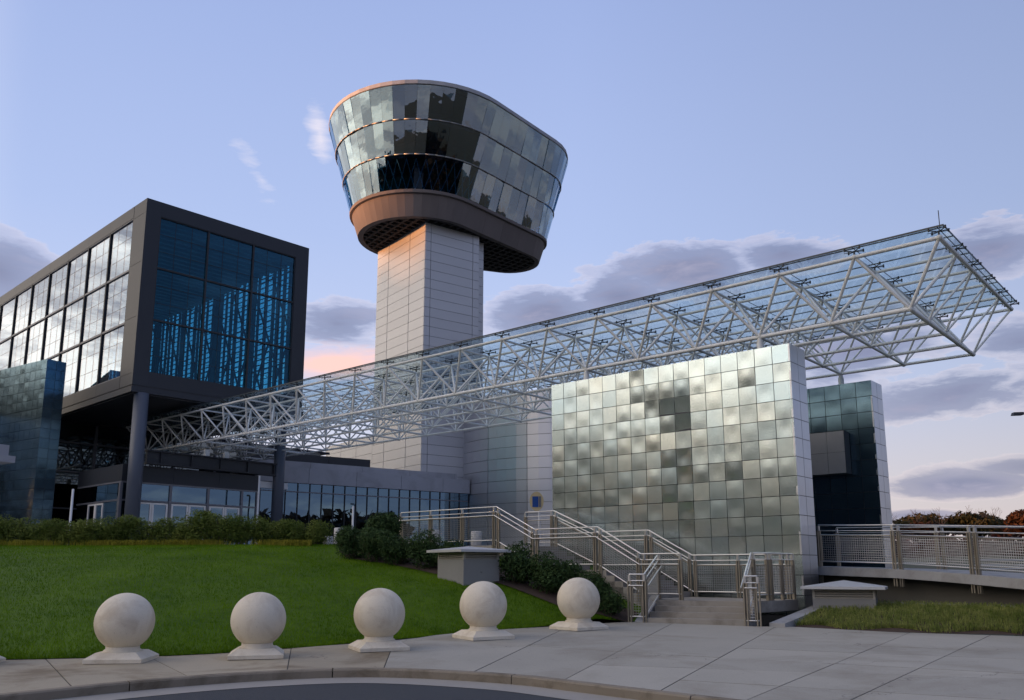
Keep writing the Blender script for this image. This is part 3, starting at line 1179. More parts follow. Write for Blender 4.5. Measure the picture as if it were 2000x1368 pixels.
# rim / parapet
mb = MB()
prof_r = [(hr, ZR), (inward(hr, -.05), ZR + .03), (inward(hr, -.02), ZR + .32), (inward(hr, .2), ZR + .32), (inward(hr, .6), ZR + .1), (inward(hr, 3.0), ZR + .1)]
vs = [(*p, z) for P, z in prof_r for p in P]
fs = [(i * NP + k, i * NP + (k + 1) % NP, (i + 1) * NP + (k + 1) % NP, (i + 1) * NP + k) for i in range(len(prof_r) - 1) for k in range(NP)]
fs.append(tuple((len(prof_r) - 1) * NP + k for k in range(NP)))
mb.add(vs, fs).build('rim_parapet', M['parapet'], tw)
# inside: floors, core and lattice
for z, ins in ((ZL + .02, .3), (lerp(ZL, ZR, 1 / 3.) + .1, .35), (lerp(ZL, ZR, 2 / 3.) + .1, .35), (ZR - .1, .3)):
    t = (z - ZL) / (ZR - ZL)
    mb = MB()
    P = inward(lerp(hl_, hr, max(0, t)), ins)
    mb.hexa([(*p, z - .15) for p in P], [(*p, z) for p in P])
    mb.build('cab_floor', M['core_dark'], tw)
mb = MB()
P0, P1 = inward(hl_, 2.2), inward(hr, 3.4)
mb.hexa([(*p, ZL) for p in P0], [(*p, ZR - .2) for p in P1])
mb.build('cab_core', M['core_dark'], tw)
Pa = inward(lerp(hl_, hr, .01), .30)
Pb = inward(lerp(hl_, hr, 1 / 3.), .30)
za, zb = ZL + .15, lerp(ZL, ZR, 1 / 3.) - .12
for k in range(0, NP):
    k2 = (k + 1) % NP
    bar('lattice_brace', M['lattice'], tw, (*Pa[k], za), (*Pb[k2], zb), .03)
    bar('lattice_brace', M['lattice'], tw, (*Pa[k2], za), (*Pb[k], zb), .03)

# podium to the left of the shaft, and the drum to its right
pod = thing('panelled_podium', 'low pale panelled block joined to the left foot of the tower', 'building', FAR(-5.99, 56.0), -36.6)
pod.scale = (KF, KF, KF)
MB().box(.05, 6.0, 7.05, 15.0, 2.0, 11.3).build('podium_core', M['panel_joint'], pod)
for k in range(13):
    for (y0, y1) in ((7.02, 9.6), (9.62, 12.2), (12.22, 15.0)):
        block('metal_panel', M['panel'], pod, .0, .05, y0 + .01, y1 - .01, 11.3 - PH * (k + 1) + .012, 11.3 - PH * k - .012)
drum = thing('panelled_drum', 'round pale metal panelled drum standing right of the tower shaft', 'building', FAR(4.7, 62.5), 0)
drum.scale = (KF, KF, KF)
DR = 9.2
mb = MB()
mb.lathe([(DR - .05, 2.0), (DR - .05, 13.0), (DR - .4, 13.05)], 72)
mb.build('drum_core', M['panel_joint'], drum, smooth=False)
nseg = 9
for k in range(15):
    z1 = 13.0 - .72 * k - .012
    z0 = 13.0 - .72 * (k + 1) + .012
    for s_ in range(nseg):
        a0 = math.pi * (1.05 + .95 * s_ / nseg) + .002
        a1 = math.pi * (1.05 + .95 * (s_ + 1) / nseg) - .002
        if k == 0:
            aa = np.linspace(0, a1 - a0, 5)
            lo = [(DR * math.cos(t), DR * math.sin(t), 0) for t in aa] + [((DR - .05) * math.cos(t), (DR - .05) * math.sin(t), 0) for t in aa[::-1]]
            hi = [(x, y, z1 - z0) for x, y, _ in lo]
            if s_ == 0:
                dm = MB().hexa(lo, hi).mesh('drum_panel', M['drum_panel'])
        inst('metal_panel', dm, drum, (0, 0, z0), a0)

# ------------------------------------------------------------------ low museum wing with glass front
fc = thing('glass_wing', 'low museum wing with a tinted glass front and pale parapets before the tower', 'building', FAR(-5.99, 56.0), -36.6)
fc.scale = (KF, KF, KF)
FX0, FX1 = -11.3, 3.22
FG = 2.7
MB().box(FX0, FX1, .9, 5.5, FG - .4, 7.4).build('wing_interior', M['core_dark'], fc)
mx = [-8.78 + .752 * k for k in range(-9, 16)]
edges = [FX0] + [x for x in mx if FX0 < x < FX1 - .2] + [FX1]
for a, b in zip(edges[:-1], edges[1:]):
    block('glass_pane', M['lobby_glass'], fc, a + .02, b - .02, -.80, -.775, FG, 6.06)
    block('glass_pane', M['lobby_glass'], fc, a + .02, b - .02, -.80, -.775, 6.12, 6.60)
    block('mullion', M['mullion_dark'], fc, a - .022, a + .022, -.86, -.70, FG, 6.60)
block('transom', M['mullion_grey'], fc, FX0, FX1, -.87, -.72, 6.06, 6.12)
block('sill', M['mullion_grey'], fc, FX0, FX1, -.88, -.70, FG - .2, FG)
for x0 in np.arange(FX0, FX1, 3.1):
    block('parapet_panel', M['parapet'], fc, x0 + .01, min(x0 + 3.1, FX1) - .01, -1.0, -.5, 6.605, 7.50)
for x0 in np.arange(FX0, 2.4, 3.4):
    block('parapet_panel', M['parapet'], fc, x0 + .01, min(x0 + 3.4, 2.5) - .01, -.02, .5 - .55, 7.51, 7.92) if False else block('parapet_panel', M['parapet'], fc, x0 + .01, min(x0 + 3.4, 2.5) - .01, -.48, -.05, 7.52, 7.92)
MB().box(FX0, 2.4, -.45, .0, 7.2, 7.51).build('roof_slab', M['parapet'], fc)
MB().box(FX0, -.02, .0, 5.5, 7.3, 7.51).build('roof_slab', M['parapet'], fc)
for x0 in np.arange(-11.7, -3.0, 2.93):
    block('roof_screen', M['frame_dark'], fc, x0, x0 + 2.9, 1.5, 1.6, 7.95, 8.66)
block('screen_sill', M['mullion_dark'], fc, -11.7, -2.9, 1.52, 1.62, 7.5, 7.95)
# pipe post in front of the glass
fr = thing('glass_wing', 'short pale parapet and blue glass at the foot of the drum', 'building', FAR(-5.99, 56.0), -36.6)
fr.scale = (KF, KF, KF)
for x0 in np.arange(5.45, 13.2, 1.95):
    block('parapet_panel', M['parapet'], fr, x0 + .01, x0 + 1.94, -.6, -.1, 5.74, 6.58)
for x0 in np.arange(5.45, 13.2, .78):
    block('glass_pane', M['lobby_glass'], fr, x0 + .02, x0 + .76, -.40, -.37, FG, 5.72)
    block('mullion', M['mullion_dark'], fr, x0 - .02, x0 + .02, -.46, -.33, FG, 5.73)
MB().box(5.45, 13.2, .3, .5, FG, 6.3).build('wing_interior', M['core_dark'], fr)

# ------------------------------------------------------------------ the glazed box on columns
BX = (-21.36, 47.0)
BAZ = 43.5
bxh = thing('glass_box_building', 'charcoal framed glass box raised on columns above the entrance', 'building', (*BX, 0), BAZ)
Z0, Z1 = 11.88, 23.05
LEN = 33.0
WID = 11.05


def fr_block(x0, x1, y0, y1, z0, z1, name='frame_panel'):
    return block(name, M['frame_dark'], bxh, x0, x1, y0, y1, z0, z1)


# end face (plane x=0): frame border in panels
fr_block(-.25, 0, 0, .86, Z0, Z1, 'corner_post')
fr_block(-.25, 0, 10.07, WID, Z0, Z1, 'corner_post')
fr_block(-.25, -.003, .86, 10.07, 22.15, Z1, 'head_panel')
fr_block(-.25, -.003, .86, 10.07, Z0, 12.70, 'sill_panel')
# long left face (plane y=0)
for z0, z1 in ((Z0, 12.56), (12.57, 15.9), (15.91, 19.2), (19.21, 22.2), (22.21, Z1)):
    block('cladding_panel', M['frame_dark'], bxh, -1.72, -.003, -.004, .25, z0 + .005, z1 - .005)
xs = [1.77, 5.21, 8.7, 12.25, 15.8, 19.4, 23.0, 26.6, 30.2, 33.0]
for a, b in zip(xs[:-1], xs[1:]):
    block('cladding_panel', M['frame_dark'], bxh, -b + .006, -a - .006, -.002, .25, 22.31, Z1)
    block('cladding_panel', M['frame_dark'], bxh, -b + .006, -a - .006, -.002, .25, Z0, 12.57)
# lower reveal
fr_block(-LEN, .06, -.06, WID + .06, Z0 - .42, Z0 - .10, 'edge_band')
block('shadow_gap', M['mullion_dark'], bxh, -LEN, -.02, .03, WID - .03, Z0 - .12, Z0 + .05)
block('underside', M['mullion_dark'], bxh, -LEN + .1, -.1, .1, WID - .1, Z0 - .5, Z0 - .42)
block('roof', M['ceiling'], bxh, -LEN, -.25, .25, WID, Z1 - .55, Z1 - .05)
block('floor', M['ceiling'], bxh, -LEN, -.3, .3, WID - .2, Z0, Z0 + .5)
block('end_wall', M['interior'], bxh, -LEN, -LEN + .3, .0, WID, Z0, Z1)
# ceiling joists
for k in range(44):
    x = -.9 - .74 * k
    block('ceiling_joist', M['ceiling'], bxh, x - .14, x + .14, .3, WID - .4, Z1 - .95, Z1 - .56)


def glaze(face, a0, a1, z0, z1, nb, zb, npn, npz, mat, lod=None):
    """face 'end' runs along y on x=0; 'side' runs along -x on y=0"""
    zc = np.linspace(z0, z1, zb + 1)
    ac = np.linspace(a0, a1, nb + 1) if not hasattr(nb, '__len__') else nb
    for i in range(len(ac) - 1):
        for j in range(zb):
            pa = np.linspace(ac[i], ac[i + 1], npn + 1)
            pz_ = np.linspace(zc[j], zc[j + 1], npz + 1)
            if lod and ac[i] > lod:
                pa = np.linspace(ac[i], ac[i + 1], 2)
            for u in range(len(pa) - 1):
                for w in range(npz):
                    e = .005
                    t1 = rng.gauss(0, .0022)
                    if face == 'end':
                        o = block('glass_pane', mat, bxh, -.14, -.12, pa[u] + e, pa[u + 1] - e, pz_[w] + e, pz_[w + 1] - e)
                    else:
                        o = block('glass_pane', mat, bxh, -pa[u + 1] + e, -pa[u] - e, .10, .12, pz_[w] + e, pz_[w + 1] - e)
                    o.rotation_euler = (t1, rng.gauss(0, .0022) if face == 'end' else 0, rng.gauss(0, .0022))
            # fine joints
            mb = MB()
            for u in pa[1:-1]:
                if face == 'end':
                    mb.box(-.15, -.105, u - .007, u + .007, zc[j], zc[j + 1])
                else:
                    mb.box(-u - .005, -u + .005, .095, .13, zc[j], zc[j + 1])
            for w in pz_[1:-1]:
                if face == 'end':
                    mb.box(-.152, -.103, ac[i], ac[i + 1], w - .008, w + .008)
                else:
                    mb.box(-ac[i + 1], -ac[i], .093, .132, w - .005, w + .005)
            mb.build('glazing_bar', M['mullion_dark'], bxh)
    for i, a in enumerate(ac):
        if face == 'end':
            block('mullion', M['mullion_dark'], bxh, -.22, -.03, a - .055, a + .055, z0, z1)
        else:
            block('mullion', M['mullion_dark'], bxh, -a - .07, -a + .07, .01, .2, z0, z1)
    for z in zc:
        if face == 'end':
            block('transom', M['mullion_dark'], bxh, -.215, -.035, a0, a1, z - .05, z + .05)
        else:
            block('transom', M['mullion_grey'], bxh, -a1, -a0, .02, .19, z - .06, z + .06)


glaze('end', .86, 10.07, 12.70, 22.15, 3, 3, 3, 3, M['box_glass'])
glaze('side', 1.77, 33.0, 12.58, 22.30, xs, 3, 3, 3, M['box_glass_left'], lod=22)
# far long wall: columns, shelves and diagonals against glass
cr = random.Random(12)
x = -.55
k = 0
while x > -32:
    k += 1
    x -= cr.choice((.62, .75, .9, 1.0, .7))
    wd = cr.choice((.16, .22, .28, .36, .2)) if k % 7 else .7
    block('interior_column', M['interior'], bxh, x - wd / 2, x + wd / 2, WID - .42, WID - .30, Z0 + .5, Z1 - .6)
for k in range(27):
    z = 12.4 + .375 * k + cr.uniform(-.04, .04)
    lw_ = cr.choice((.02, .03, .045))
    block('louvre', M['interior'], bxh, -LEN + .4, -.5, WID - .24, WID - .17, z - lw_, z + lw_)
for k in range(12):
    x = -1 - 2.7 * k
    bar('interior_brace', M['interior'], bxh, (x, WID - .5, Z0 + .5), (x - 2.7, WID - .5, Z0 + 5.2), .07)
    bar('interior_brace', M['interior'], bxh, (x - 2.7, WID - .5, Z0 + .5), (x, WID - .5, Z0 + 5.2), .07)
    bar('interior_brace', M['interior'], bxh, (x, WID - .5, Z0 + 5.2), (x - 2.7, WID - .5, Z0 + 9.9), .07)
for k in range(11):
    block('glass_pane', M['box_glass_side'], bxh, -.3 - 3 * (k + 1) + .02, -.3 - 3 * k, WID - .10, WID - .08, Z0 + .4, Z1 - .5)

# columns, entrance beam
for loc, rr_, lab in (((-21.05, 47.6), .40, 'thick grey round column under the near corner of the glass box'), ((-15.05, 55.0), .36, 'thick grey round column at the right end of the entrance beam')):
    mb = MB()
    top = 11.46
    gz = plaza_z(loc[1])
    mb.lathe([(rr_, gz - .1), (rr_, top)], 40)
    c_ = mb.build('round_column', M['column'], None, smooth=False, loc=None)
    for v in c_.data.vertices:
        v.co.x += loc[0]
        v.co.y += loc[1]
    c_.data.polygons.foreach_set('use_smooth', [len(p.vertices) == 4 for p in c_.data.polygons])
    tag(c_, lab, 'column', 'columns carrying the glass box')
eb = thing('entrance_beam', 'dark steel beam spanning between the two round columns', 'beam', (-21.05, 47.9, 0), 40.0)
block('web', M['frame_dark'], eb, -.09, .09, .42, 9.2, 7.60, 8.24)
block('flange', M['mullion_dark'], eb, -.22, .22, .40, 9.2, 8.24, 8.32)
block('flange', M['mullion_dark'], eb, -.22, .22, .40, 9.2, 7.52, 7.60)
for k in range(5):
    block('stiffener', M['mullion_dark'], eb, .09, .20, 1.2 + 1.9 * k, 1.26 + 1.9 * k, 7.6, 8.24)
for y in (4.0, 5.3):
    block('bracket', M['truss_node'], eb, -.1, .1, y, y + .3, 8.32, 8.72)

# glass lobby wall behind the column
lb = thing('lobby', 'dark glass lobby under the raised box behind the left column', 'building', (-30.2, 56.0, 0), 42.0)
block('lobby_back', M['core_dark'], lb, -6.2, -6.0, -8, 22, 2.6, 11.4)
block('lobby_ceiling', M['core_dark'], lb, -6.0, -.1, -8, 22, 11.3, 11.45)
block('lobby_floor', M['plaza'], lb, -6.0, -.1, -8, 22, 2.6, 2.9)
ye = [-8, -5.2, -2.6, .1, 2.55, 5.2, 8.2, 11.4, 14.6, 17.8, 21]
ze = [2.9, 5.6, 8.03, 9.98, 11.75]
for a, b in zip(ye[:-1], ye[1:]):
    block('mullion', M['mullion_grey'], lb, -.05, .12, a - .07, a + .07, 2.9, 11.3)
    for z0, z1 in zip(ze[:-1], ze[1:]):
        block('glass_pane', M['dark_glass'], lb, -.03, -.005, a + .07, b - .07, z0 + .05, min(z1, 11.3) - .05)
for z in ze[1:-1]:
    block('transom', M['mullion_grey'], lb, -.04, .11, -8, 21, z - .045, z + .045)
block('pale_blind', M['parapet'], lb, -.5, -.45, .2, 20, 9.05, 9.9)
for k, (y, z) in enumerate(((1.9, 8.9), (4.6, 9.3), (8.5, 9.1), (12.0, 9.4))):
    o = MB().lathe([(.03, -.07), (.1, -.03), (.1, .03), (.03, .07)], 10).build('ceiling_spot', M['lamp'], lb, True, (-2.2 - .5 * (k % 2), y, z))
mesh_rng = random.Random(3)
for k in range(16):
    block('steel_strut', M['interior'], lb, -1.6, -1.5, -.6 + .7 * k, -.5 + .7 * k, 2.9, 11.2)

# entrance vestibule
V0 = (-21.78, 47.6)
vs_ = thing('entrance_vestibule', 'entrance vestibule with three pairs of pale framed glass doors', 'building', (*V0, 0), 42.0)
VZ = 2.85
# local y runs along the front (right-away), local -x runs left-away
VL = 8.6
block('fascia', M['frame_dark'], vs_, -.3, 0, 0, 3.0, 6.50, 7.44)
block('fascia', M['frame_dark'], vs_, -.3, -.001, 3.01, 5.9, 6.50, 7.44)
block('fascia', M['frame_dark'], vs_, -.3, 0, 5.91, VL, 6.50, 7.44)
block('side_fascia', M['frame_dark'], vs_, -3.0, -.305, -.001, .3, 6.50, 7.44)
block('side_fascia', M['frame_dark'], vs_, -6.0, -3.01, 0, .3, 6.50, 7.44)
block('vestibule_roof', M['mullion_dark'], vs_, -6.0, -.3, .3, VL, 7.0, 7.3)
block('vestibule_back', M['core_dark'], vs_, -6.2, -6.0, .2, VL, VZ - .1, 7.3)
block('vestibule_end', M['core_dark'], vs_, -6.0, -.3, VL - .1, VL, VZ - .1, 7.0)
for z in (5.45, 6.46):
    block('transom', M['mullion_grey'], vs_, -.16, .0, .0, VL, z - .045, z + .045)
    block('side_transom', M['mullion_grey'], vs_, -6.0, -.165, .0, .16, z - .045, z + .045)
my = [.02, .75, 2.9, 5.25, 7.5, 8.55]
for a, b in zip(my[:-1], my[1:]):
    block('mullion', M['mullion_grey'], vs_, -.17, .01, a - .075, a + .075, VZ, 6.41)
    block('glass_pane', M['lobby_glass'], vs_, -.09, -.07, a + .08, b - .08, 5.5, 6.41)
block('mullion', M['mullion_grey'], vs_, -.17, .01, 8.5, 8.6, VZ, 6.41)
for a, b in ((.02, .75), (7.5, 8.55)):
    block('glass_pane', M['lobby_glass'], vs_, -.09, -.07, a + .08, b - .06, VZ, 5.4)


def door(par, y0, y1, side=False):
    b = .11
    mb = MB()
    if not side:
        mb.box(-.13, -.03, y0, y0 + b, VZ, 5.38).box(-.13, -.03, y1 - b, y1, VZ, 5.38).box(-.128, -.032, y0 + b, y1 - b, 5.28, 5.38).box(-.128, -.032, y0 + b, y1 - b, VZ, VZ + .25)
        d = mb.build('door', M['door_frame'], par)
        block('door_glass', M['lobby_glass'], d, -.09, -.07, y0 + b, y1 - b, VZ + .25, 5.28)
        block('handle', M['steel'], d, -.0, .03, y1 - b - .06 if y0 < y1 else y0, y1 - b - .03, VZ + .9, VZ + 1.5)
    else:
        mb.box(y0, y0 + b, .03, .13, VZ, 5.38).box(y1 - b, y1, .03, .13, VZ, 5.38).box(y0 + b, y1 - b, .032, .128, 5.28, 5.38)
        d = mb.build('door', M['door_frame'], par)
        block('door_glass', M['dark_glass'], d, y0 + b, y1 - b, .07, .09, VZ, 5.28)
    return d


for y0, y1 in ((.86, 1.84), (1.86, 2.80), (3.0, 4.05), (4.08, 5.15), (5.36, 6.38), (6.41, 7.40)):
    door(vs_, y0, y1)
door(vs_, -3.3, -2.3, True)
door(vs_, -4.35, -3.33, True)
for x0, x1 in ((-2.25, -.2), (-6.0, -4.4)):
    block('side_glass', M['dark_glass'], vs_, x0, x1, .07, .09, VZ, 5.4)
for k in range(3):
    block('side_glass', M['dark_glass'], vs_, -.2 - 1.93 * (k + 1), -.24 - 1.93 * k, .07, .09, 5.5, 6.41)

# slim posts by the entrance, and white light fascia
for loc, h, lab in (((-23.1, 45.0), 3.05, 'thin white post before the dark glass lobby'), ((-15.4, 52.0), 4.35, 'thin pale pole left of the right column'), ((-8.88, 48.0), 2.3, 'thin white post before the low glass wing')):
    z = plaza_z(loc[1])
    mb = MB()
    mb.lathe([(.11, 0), (.11, .04), (.065, .06), (.06, h), (.03, h + .03)], 12)
    o = mb.build('pole', M['white_paint'], None, True, (loc[0], loc[1], z - .02))
    tag(o, lab, 'post')
ls = thing('light_fascia', 'pale overhanging fascia strip left of the right column', 'fascia', (-17.0, 53.3, 0), 42.0)
block('strip', M['parapet'], ls, -.25, .1, -1.0, .7, 7.0, 7.25)
block('strip', M['white_paint'], ls, -.26, .12, .7, 3.4, 6.75, 7.16)

# dark tiled pylon at the far left
PY = (-27.95, 50.0)
PAZ = 33.0
py_ = thing('tiled_wall', 'dark blue tiled wall at the left edge below the glass box', 'wall', (*PY, 0), PAZ)
PT_ = 14.1
MB().box(-9.6 + .02, -.02, .035, 1.2 - .035, 2.0, PT_ - .015).build('wall_core', M['tile_back'], py_)
zs3 = [PT_ - TS * (k + .5) for k in range(19)]
tile_face(py_, 'tile_dark', (0, .03, 0), (-1, 0, 0), 16, zs3, 0.0, 23, skip=lambda ix, iz: ix > 11)
MB().box(-9.6, -7.2, .0, .034, 2.0, PT_).build('blank_panel', M['frame_dark'], py_)
tile_face(py_, 'tile_dark', (-.03, 0, 0), (0, 1, 0), 2, zs3, R(90), 24)
lw = thing('side_canopy', 'pale flat canopy end at the left edge of the picture', 'canopy', (-27.55, 44.5, 0), 33.0)
block('slab', M['parapet'], lw, -6, .55, -1.0, 1.2, 7.2, 7.55)
block('upstand', M['parapet'], lw, -6, .2, -.5, 1.0, 7.56, 8.15)
for x in (-.2, -5.6):
    block('support', M['parapet'], lw, x - .22, x + .1, -.3, .2, 2.4, 7.2)

# ------------------------------------------------------------------ stairs, landings, ramp
st = thing('staircase', 'concrete stairs climbing in three flights beside the tiled wall', 'stairs', (*G0, 0), GAZ)
YF, YB = -3.75, -.85
LZ, MZ, UZ = .76, 1.60, 2.42


def local_of(wx, wy):
    d = Vector((wx - G0[0], wy - G0[1], 0))
    return (d.dot(az2(GAZ + 90)), d.dot(az2(GAZ)))


# approach flight: from the pavement up to the first landing
b0 = Vector((3.60, 23.88, 0))
b1 = Vector((6.12, 22.72, 0))
along = (b1 - b0).normalized()
fwd = Vector((-along.y, along.x, 0))
NR = 4
for k in range(NR):
    z1 = .17 + (LZ - .17) * (k + 1) / NR
    z0 = .17 + (LZ - .17) * k / NR - .10
    o_ = fwd * (.36 * k)
    pts = [b0 + o_ + along * (.05 * k), b1 + o_, b1 + fwd * 2.2, b0 + fwd * 2.2 + along * (.05 * k)]
    loc_ = [local_of(p.x, p.y) for p in pts]
    mb = MB().hexa([(x, y, z0) for x, y in loc_], [(x, y, z1 - .004 * 0) for x, y in loc_])
    if k == NR - 1:
        # first landing, reaching the wall-side rail
        a = b0 + fwd * (.36 * k)
        b = b1 + fwd * (.36 * k)
        la, lb_ = local_of(a.x, a.y), local_of(b.x, b.y)
        lp = [la, lb_, (.15, -2.6), (.15, YB), (-3.35, YB), (-3.35, YF)]
        mb = MB().hexa([(x, y, z1 - .30) for x, y in lp], [(x, y, z1) for x, y in lp])
        mb.build('landing', M['step'], st)
        riser = MB().hexa([(*la, z0), (*lb_, z0), (lb_[0] + .1 * 0, lb_[1] + .3, z0), (la[0], la[1] + .3, z0)], [(*la, z1 - .02), (*lb_, z1 - .02), (lb_[0], lb_[1] + .3, z1 - .02), (la[0], la[1] + .3, z1 - .02)])
    else:
        mb.build('step', M['step'], st)
# side cheek of the approach flight
ck = [b0 - along * .26, b0, b0 + fwd * 1.5 + along * .05, b0 + fwd * 1.5 - along * .2]
cl = [local_of(p.x, p.y) for p in ck]
MB().hexa([(x, y, .0) for x, y in cl], [(cl[0][0], cl[0][1], .24), (cl[1][0], cl[1][1], .24), (cl[2][0], cl[2][1], LZ + .12), (cl[3][0], cl[3][1], LZ + .12)]).build('cheek_wall', M['ramp'], st)


def flight(xa, xb, z0, z1, n):
    for k in range(n):
        x0 = xa + (xb - xa) * k / n
        zt = z0 + (z1 - z0) * (k + 1) / n
        MB().box(xb, x0, YF, YB, zt - .42, zt).build('step', M['step'], st) if k < n else None


flight(-3.36, -4.85, LZ, MZ, 5)
MB().box(-7.25, -4.855, YF, YB, MZ - .5, MZ + .002).build('landing', M['step'], st)
flight(-7.26, -8.95, MZ, UZ, 5)
MB().box(-16.5, -8.955, YF, YB - 0.0, UZ - .6, UZ + .002).build('landing', M['step'], st)
MB().hexa([(-3.36, YF - .02, .2), (-16.5, YF - .02, .2), (-16.5, YF + .22, .2), (-3.36, YF + .22, .2)],
          [(-3.36, YF - .02, LZ - .1), (-16.5, YF - .02, UZ - .05), (-16.5, YF + .22, UZ - .05), (-3.36, YF + .22, LZ - .1)]).build('foundation', M['ramp_wall'], st) if False else None
bk = MB()
for (x0, x1, zz) in ((-4.85, -3.36, LZ), (-7.25, -4.85, MZ - .1), (-8.95, -7.25, MZ - .1), (-16.5, -8.95, UZ - .3)):
    bk.box(x0, x1, YF + .1, YB - .1, -.2, zz)
bk.build('foundation', M['ramp_wall'], st)
# a bent concrete buttress showing through the shrubs
p_ = Vector((2.0, 25.3, 0))
MB().hexa([(-4.4, -4.5, .4), (-4.0, -4.9, .4), (-3.8, -4.7, .4), (-4.2, -4.3, .4)], [(-5.1, -4.2, 1.35), (-4.95, -4.35, 1.35), (-4.75, -4.15, 1.3), (-4.9, -4.0, 1.3)]).build('buttress', M['ramp'], st)

# post profile: two flats with a cap
pm = MB()
pm.box(-.055, -.022, -.040, .040, 0, 1).box(.022, .055, -.040, .040, 0, 1)
post_me = pm.mesh('post', M['post'])
cap = MB().box(-.03, .03, -.035, .035, 0, .17).mesh('rail_bracket', M['steel'])


def railing(label, path, breaks=True, h=1.30, inner=1, mesh_on=True, spacing=1.7, foot=.12, hand=True, ext=()):
    """path: world (x, y, floor z); one railing run with its posts, rails and wire panels"""
    base = path[0]
    t = thing('railing', label, 'railing', base, 0, 'steel railings with wire mesh panels')
    P = [Vector(p) - Vector(base) for p in path]
    for si, (a, b) in enumerate(zip(P[:-1], P[1:])):
        d = b - a
        L = Vector((d.x, d.y, 0)).length
        dirx = Vector((d.x, d.y, 0)).normalized()
        side = Vector((-dirx.y, dirx.x, 0)) * inner
        up = Vector((0, 0, 1))
        azr = math.atan2(dirx.y, dirx.x)
        bar('top_rail', M['steel'], t, a + up * h, b + up * h, .021)
        bar('guard_rail', M['steel'], t, a + up * (h - .17), b + up * (h - .17), .016)
        if hand:
            bar('handrail', M['steel'], t, a + up * (h - .30) + side * .11, b + up * (h - .30) + side * .11, .017)
        bar('bottom_rail', M['steel'], t, a + up * .17, b + up * .17, .020)
        n = max(1, round(L / spacing))
        for k in range(n + 1):
            p = a + d * (k / n)
            if k == n and si < len(P) - 2 and L > 1.0:
                p = a + d * (1 - .10 / L)
            if k == 0 and si > 0:
                p = a + d * min(.10 / L, .5)
            inst('post', post_me, t, p - up * foot, azr, (1, 1, h - .17 + foot))
            inst('rail_bracket', cap, t, p + up * (h - .185), azr)
        for k in range(n):
            pa = a + d * (k / n) + d.normalized() * .09
            pb = a + d * ((k + 1) / n) - d.normalized() * .09
            mb = MB()
            dd = pb - pa
            Lh = Vector((dd.x, dd.y, 0)).length
            nv_ = max(2, int(Lh / .07))
            for w in range(nv_ + 1):
                q = pa + dd * (w / nv_)
                mb.tube(q + up * .18, q + up * (h - .33), .006, 3)
            nh = int((h - .5) / .07)
            for w in range(nh + 1):
                zz = .18 + (h - .51) * w / nh
                mb.tube(pa + up * zz, pb + up * zz, .006, 3)
            o = mb.build('mesh_panel', M['wire'], t)
            fb = MB()
            for q in (pa, pb):
                fb.tube(q + up * .17, q + up * (h - .32), .020, 6)
            fb.tube(pa + up * (h - .32), pb + up * (h - .32), .016, 6)
            fb.build('panel_frame', M['post'], t)
    return t


def wl(x, y, z):
    p = gp(x, y, z)
    return (p.x, p.y, p.z)


railing('front steel railing stepping down the stairs from the plaza to the first landing',
        [wl(-13.9, YF, UZ), wl(-9.05, YF, UZ), wl(-7.35, YF, MZ), wl(-4.85, YF, MZ), wl(-3.3, YF, LZ), wl(-2.0, YF, LZ)], inner=-1)
railing('rear steel railing on the tiled wall side of the stairs',
        [wl(-10.2, YB, UZ), wl(-8.85, YB, UZ), wl(-6.9, YB, MZ), wl(-4.85, YB, MZ), wl(-3.25, YB, LZ), wl(-.1, YB, LZ)], inner=1)
railing('steel railing at the right end of the first landing',
        [wl(.05, YB, LZ), wl(.05, -2.45, LZ), wl(*local_of(*(b1 + fwd * 1.15).xy), LZ)], hand=False, spacing=1.0)
lo_l = b0 + along * .02 - fwd * .0
hi_l = b0 + fwd * 1.45 + along * .05
railing('short steel railing left of the bottom steps', [(*(lo_l - along * .42).xy, .18), (*lo_l.xy, .18), (*hi_l.xy, LZ)], inner=-1, spacing=1.6)
lo_r = b1 - along * .05
hi_r = b1 + fwd * 1.15 - along * .05
railing('short steel railing right of the bottom steps', [(*(lo_r + along * .32).xy, .14), (*lo_r.xy, .14), (*hi_r.xy, LZ)], inner=1, spacing=1.6)

# ramp to the right
rampline = smooth_line([(8.6, 28.75), (9.84, 27.6), (11.45, 25.8), (12.36, 23.9), (13.0, 22.0), (13.6, 18.5), (14.0, 14.0)], 40, 2)
rl = np.c_[rampline, np.interp(rampline[:, 1], [14, 18.5, 22, 23.8, 25.7, 27.5, 29], [1.0, 1.2, 1.38, 1.50, 1.62, 1.70, 1.76])]


def off3(P, d):
    T = np.gradient(P[:, :2], axis=0)
    T /= np.linalg.norm(T, axis=1)[:, None]
    Q = P.copy()
    Q[:, :2] += np.c_[-T[:, 1], T[:, 0]] * d
    return Q


rampt = thing('ramp', 'curved concrete ramp leaving the tiled wall toward the right', 'ramp', (0, 0, 0))
A0 = off3(rl, -.12)
A1 = off3(rl, 2.5)
nn = len(rl)
vs = [tuple(p) for p in A0] + [tuple(p) for p in A1] + [(p[0], p[1], p[2] - .26) for p in A0] + [(p[0], p[1], p[2] - .26) for p in A1]
fs = []
for i in range(nn - 1):
    fs += [(i, i + 1, nn + i + 1, nn + i), (2 * nn + i, 3 * nn + i, 3 * nn + i + 1, 2 * nn + i + 1), (i, 2 * nn + i, 2 * nn + i + 1, i + 1), (nn + i, nn + i + 1, 3 * nn + i + 1, 3 * nn + i)]
fs += [(0, nn, 3 * nn, 2 * nn), (nn - 1, 3 * nn - 1, 4 * nn - 1, 2 * nn - 1)]
mb = MB()
mb.add(vs, fs)
mb.build('deck', M['ramp'], rampt)
B0 = off3(rl, .55)
B1 = off3(rl, .8)
vs = [(p[0], p[1], .0) for p in B0] + [(p[0], p[1], p[2] - .2) for p in B0] + [(p[0], p[1], .0) for p in B1] + [(p[0], p[1], p[2] - .2) for p in B1]
fs = []
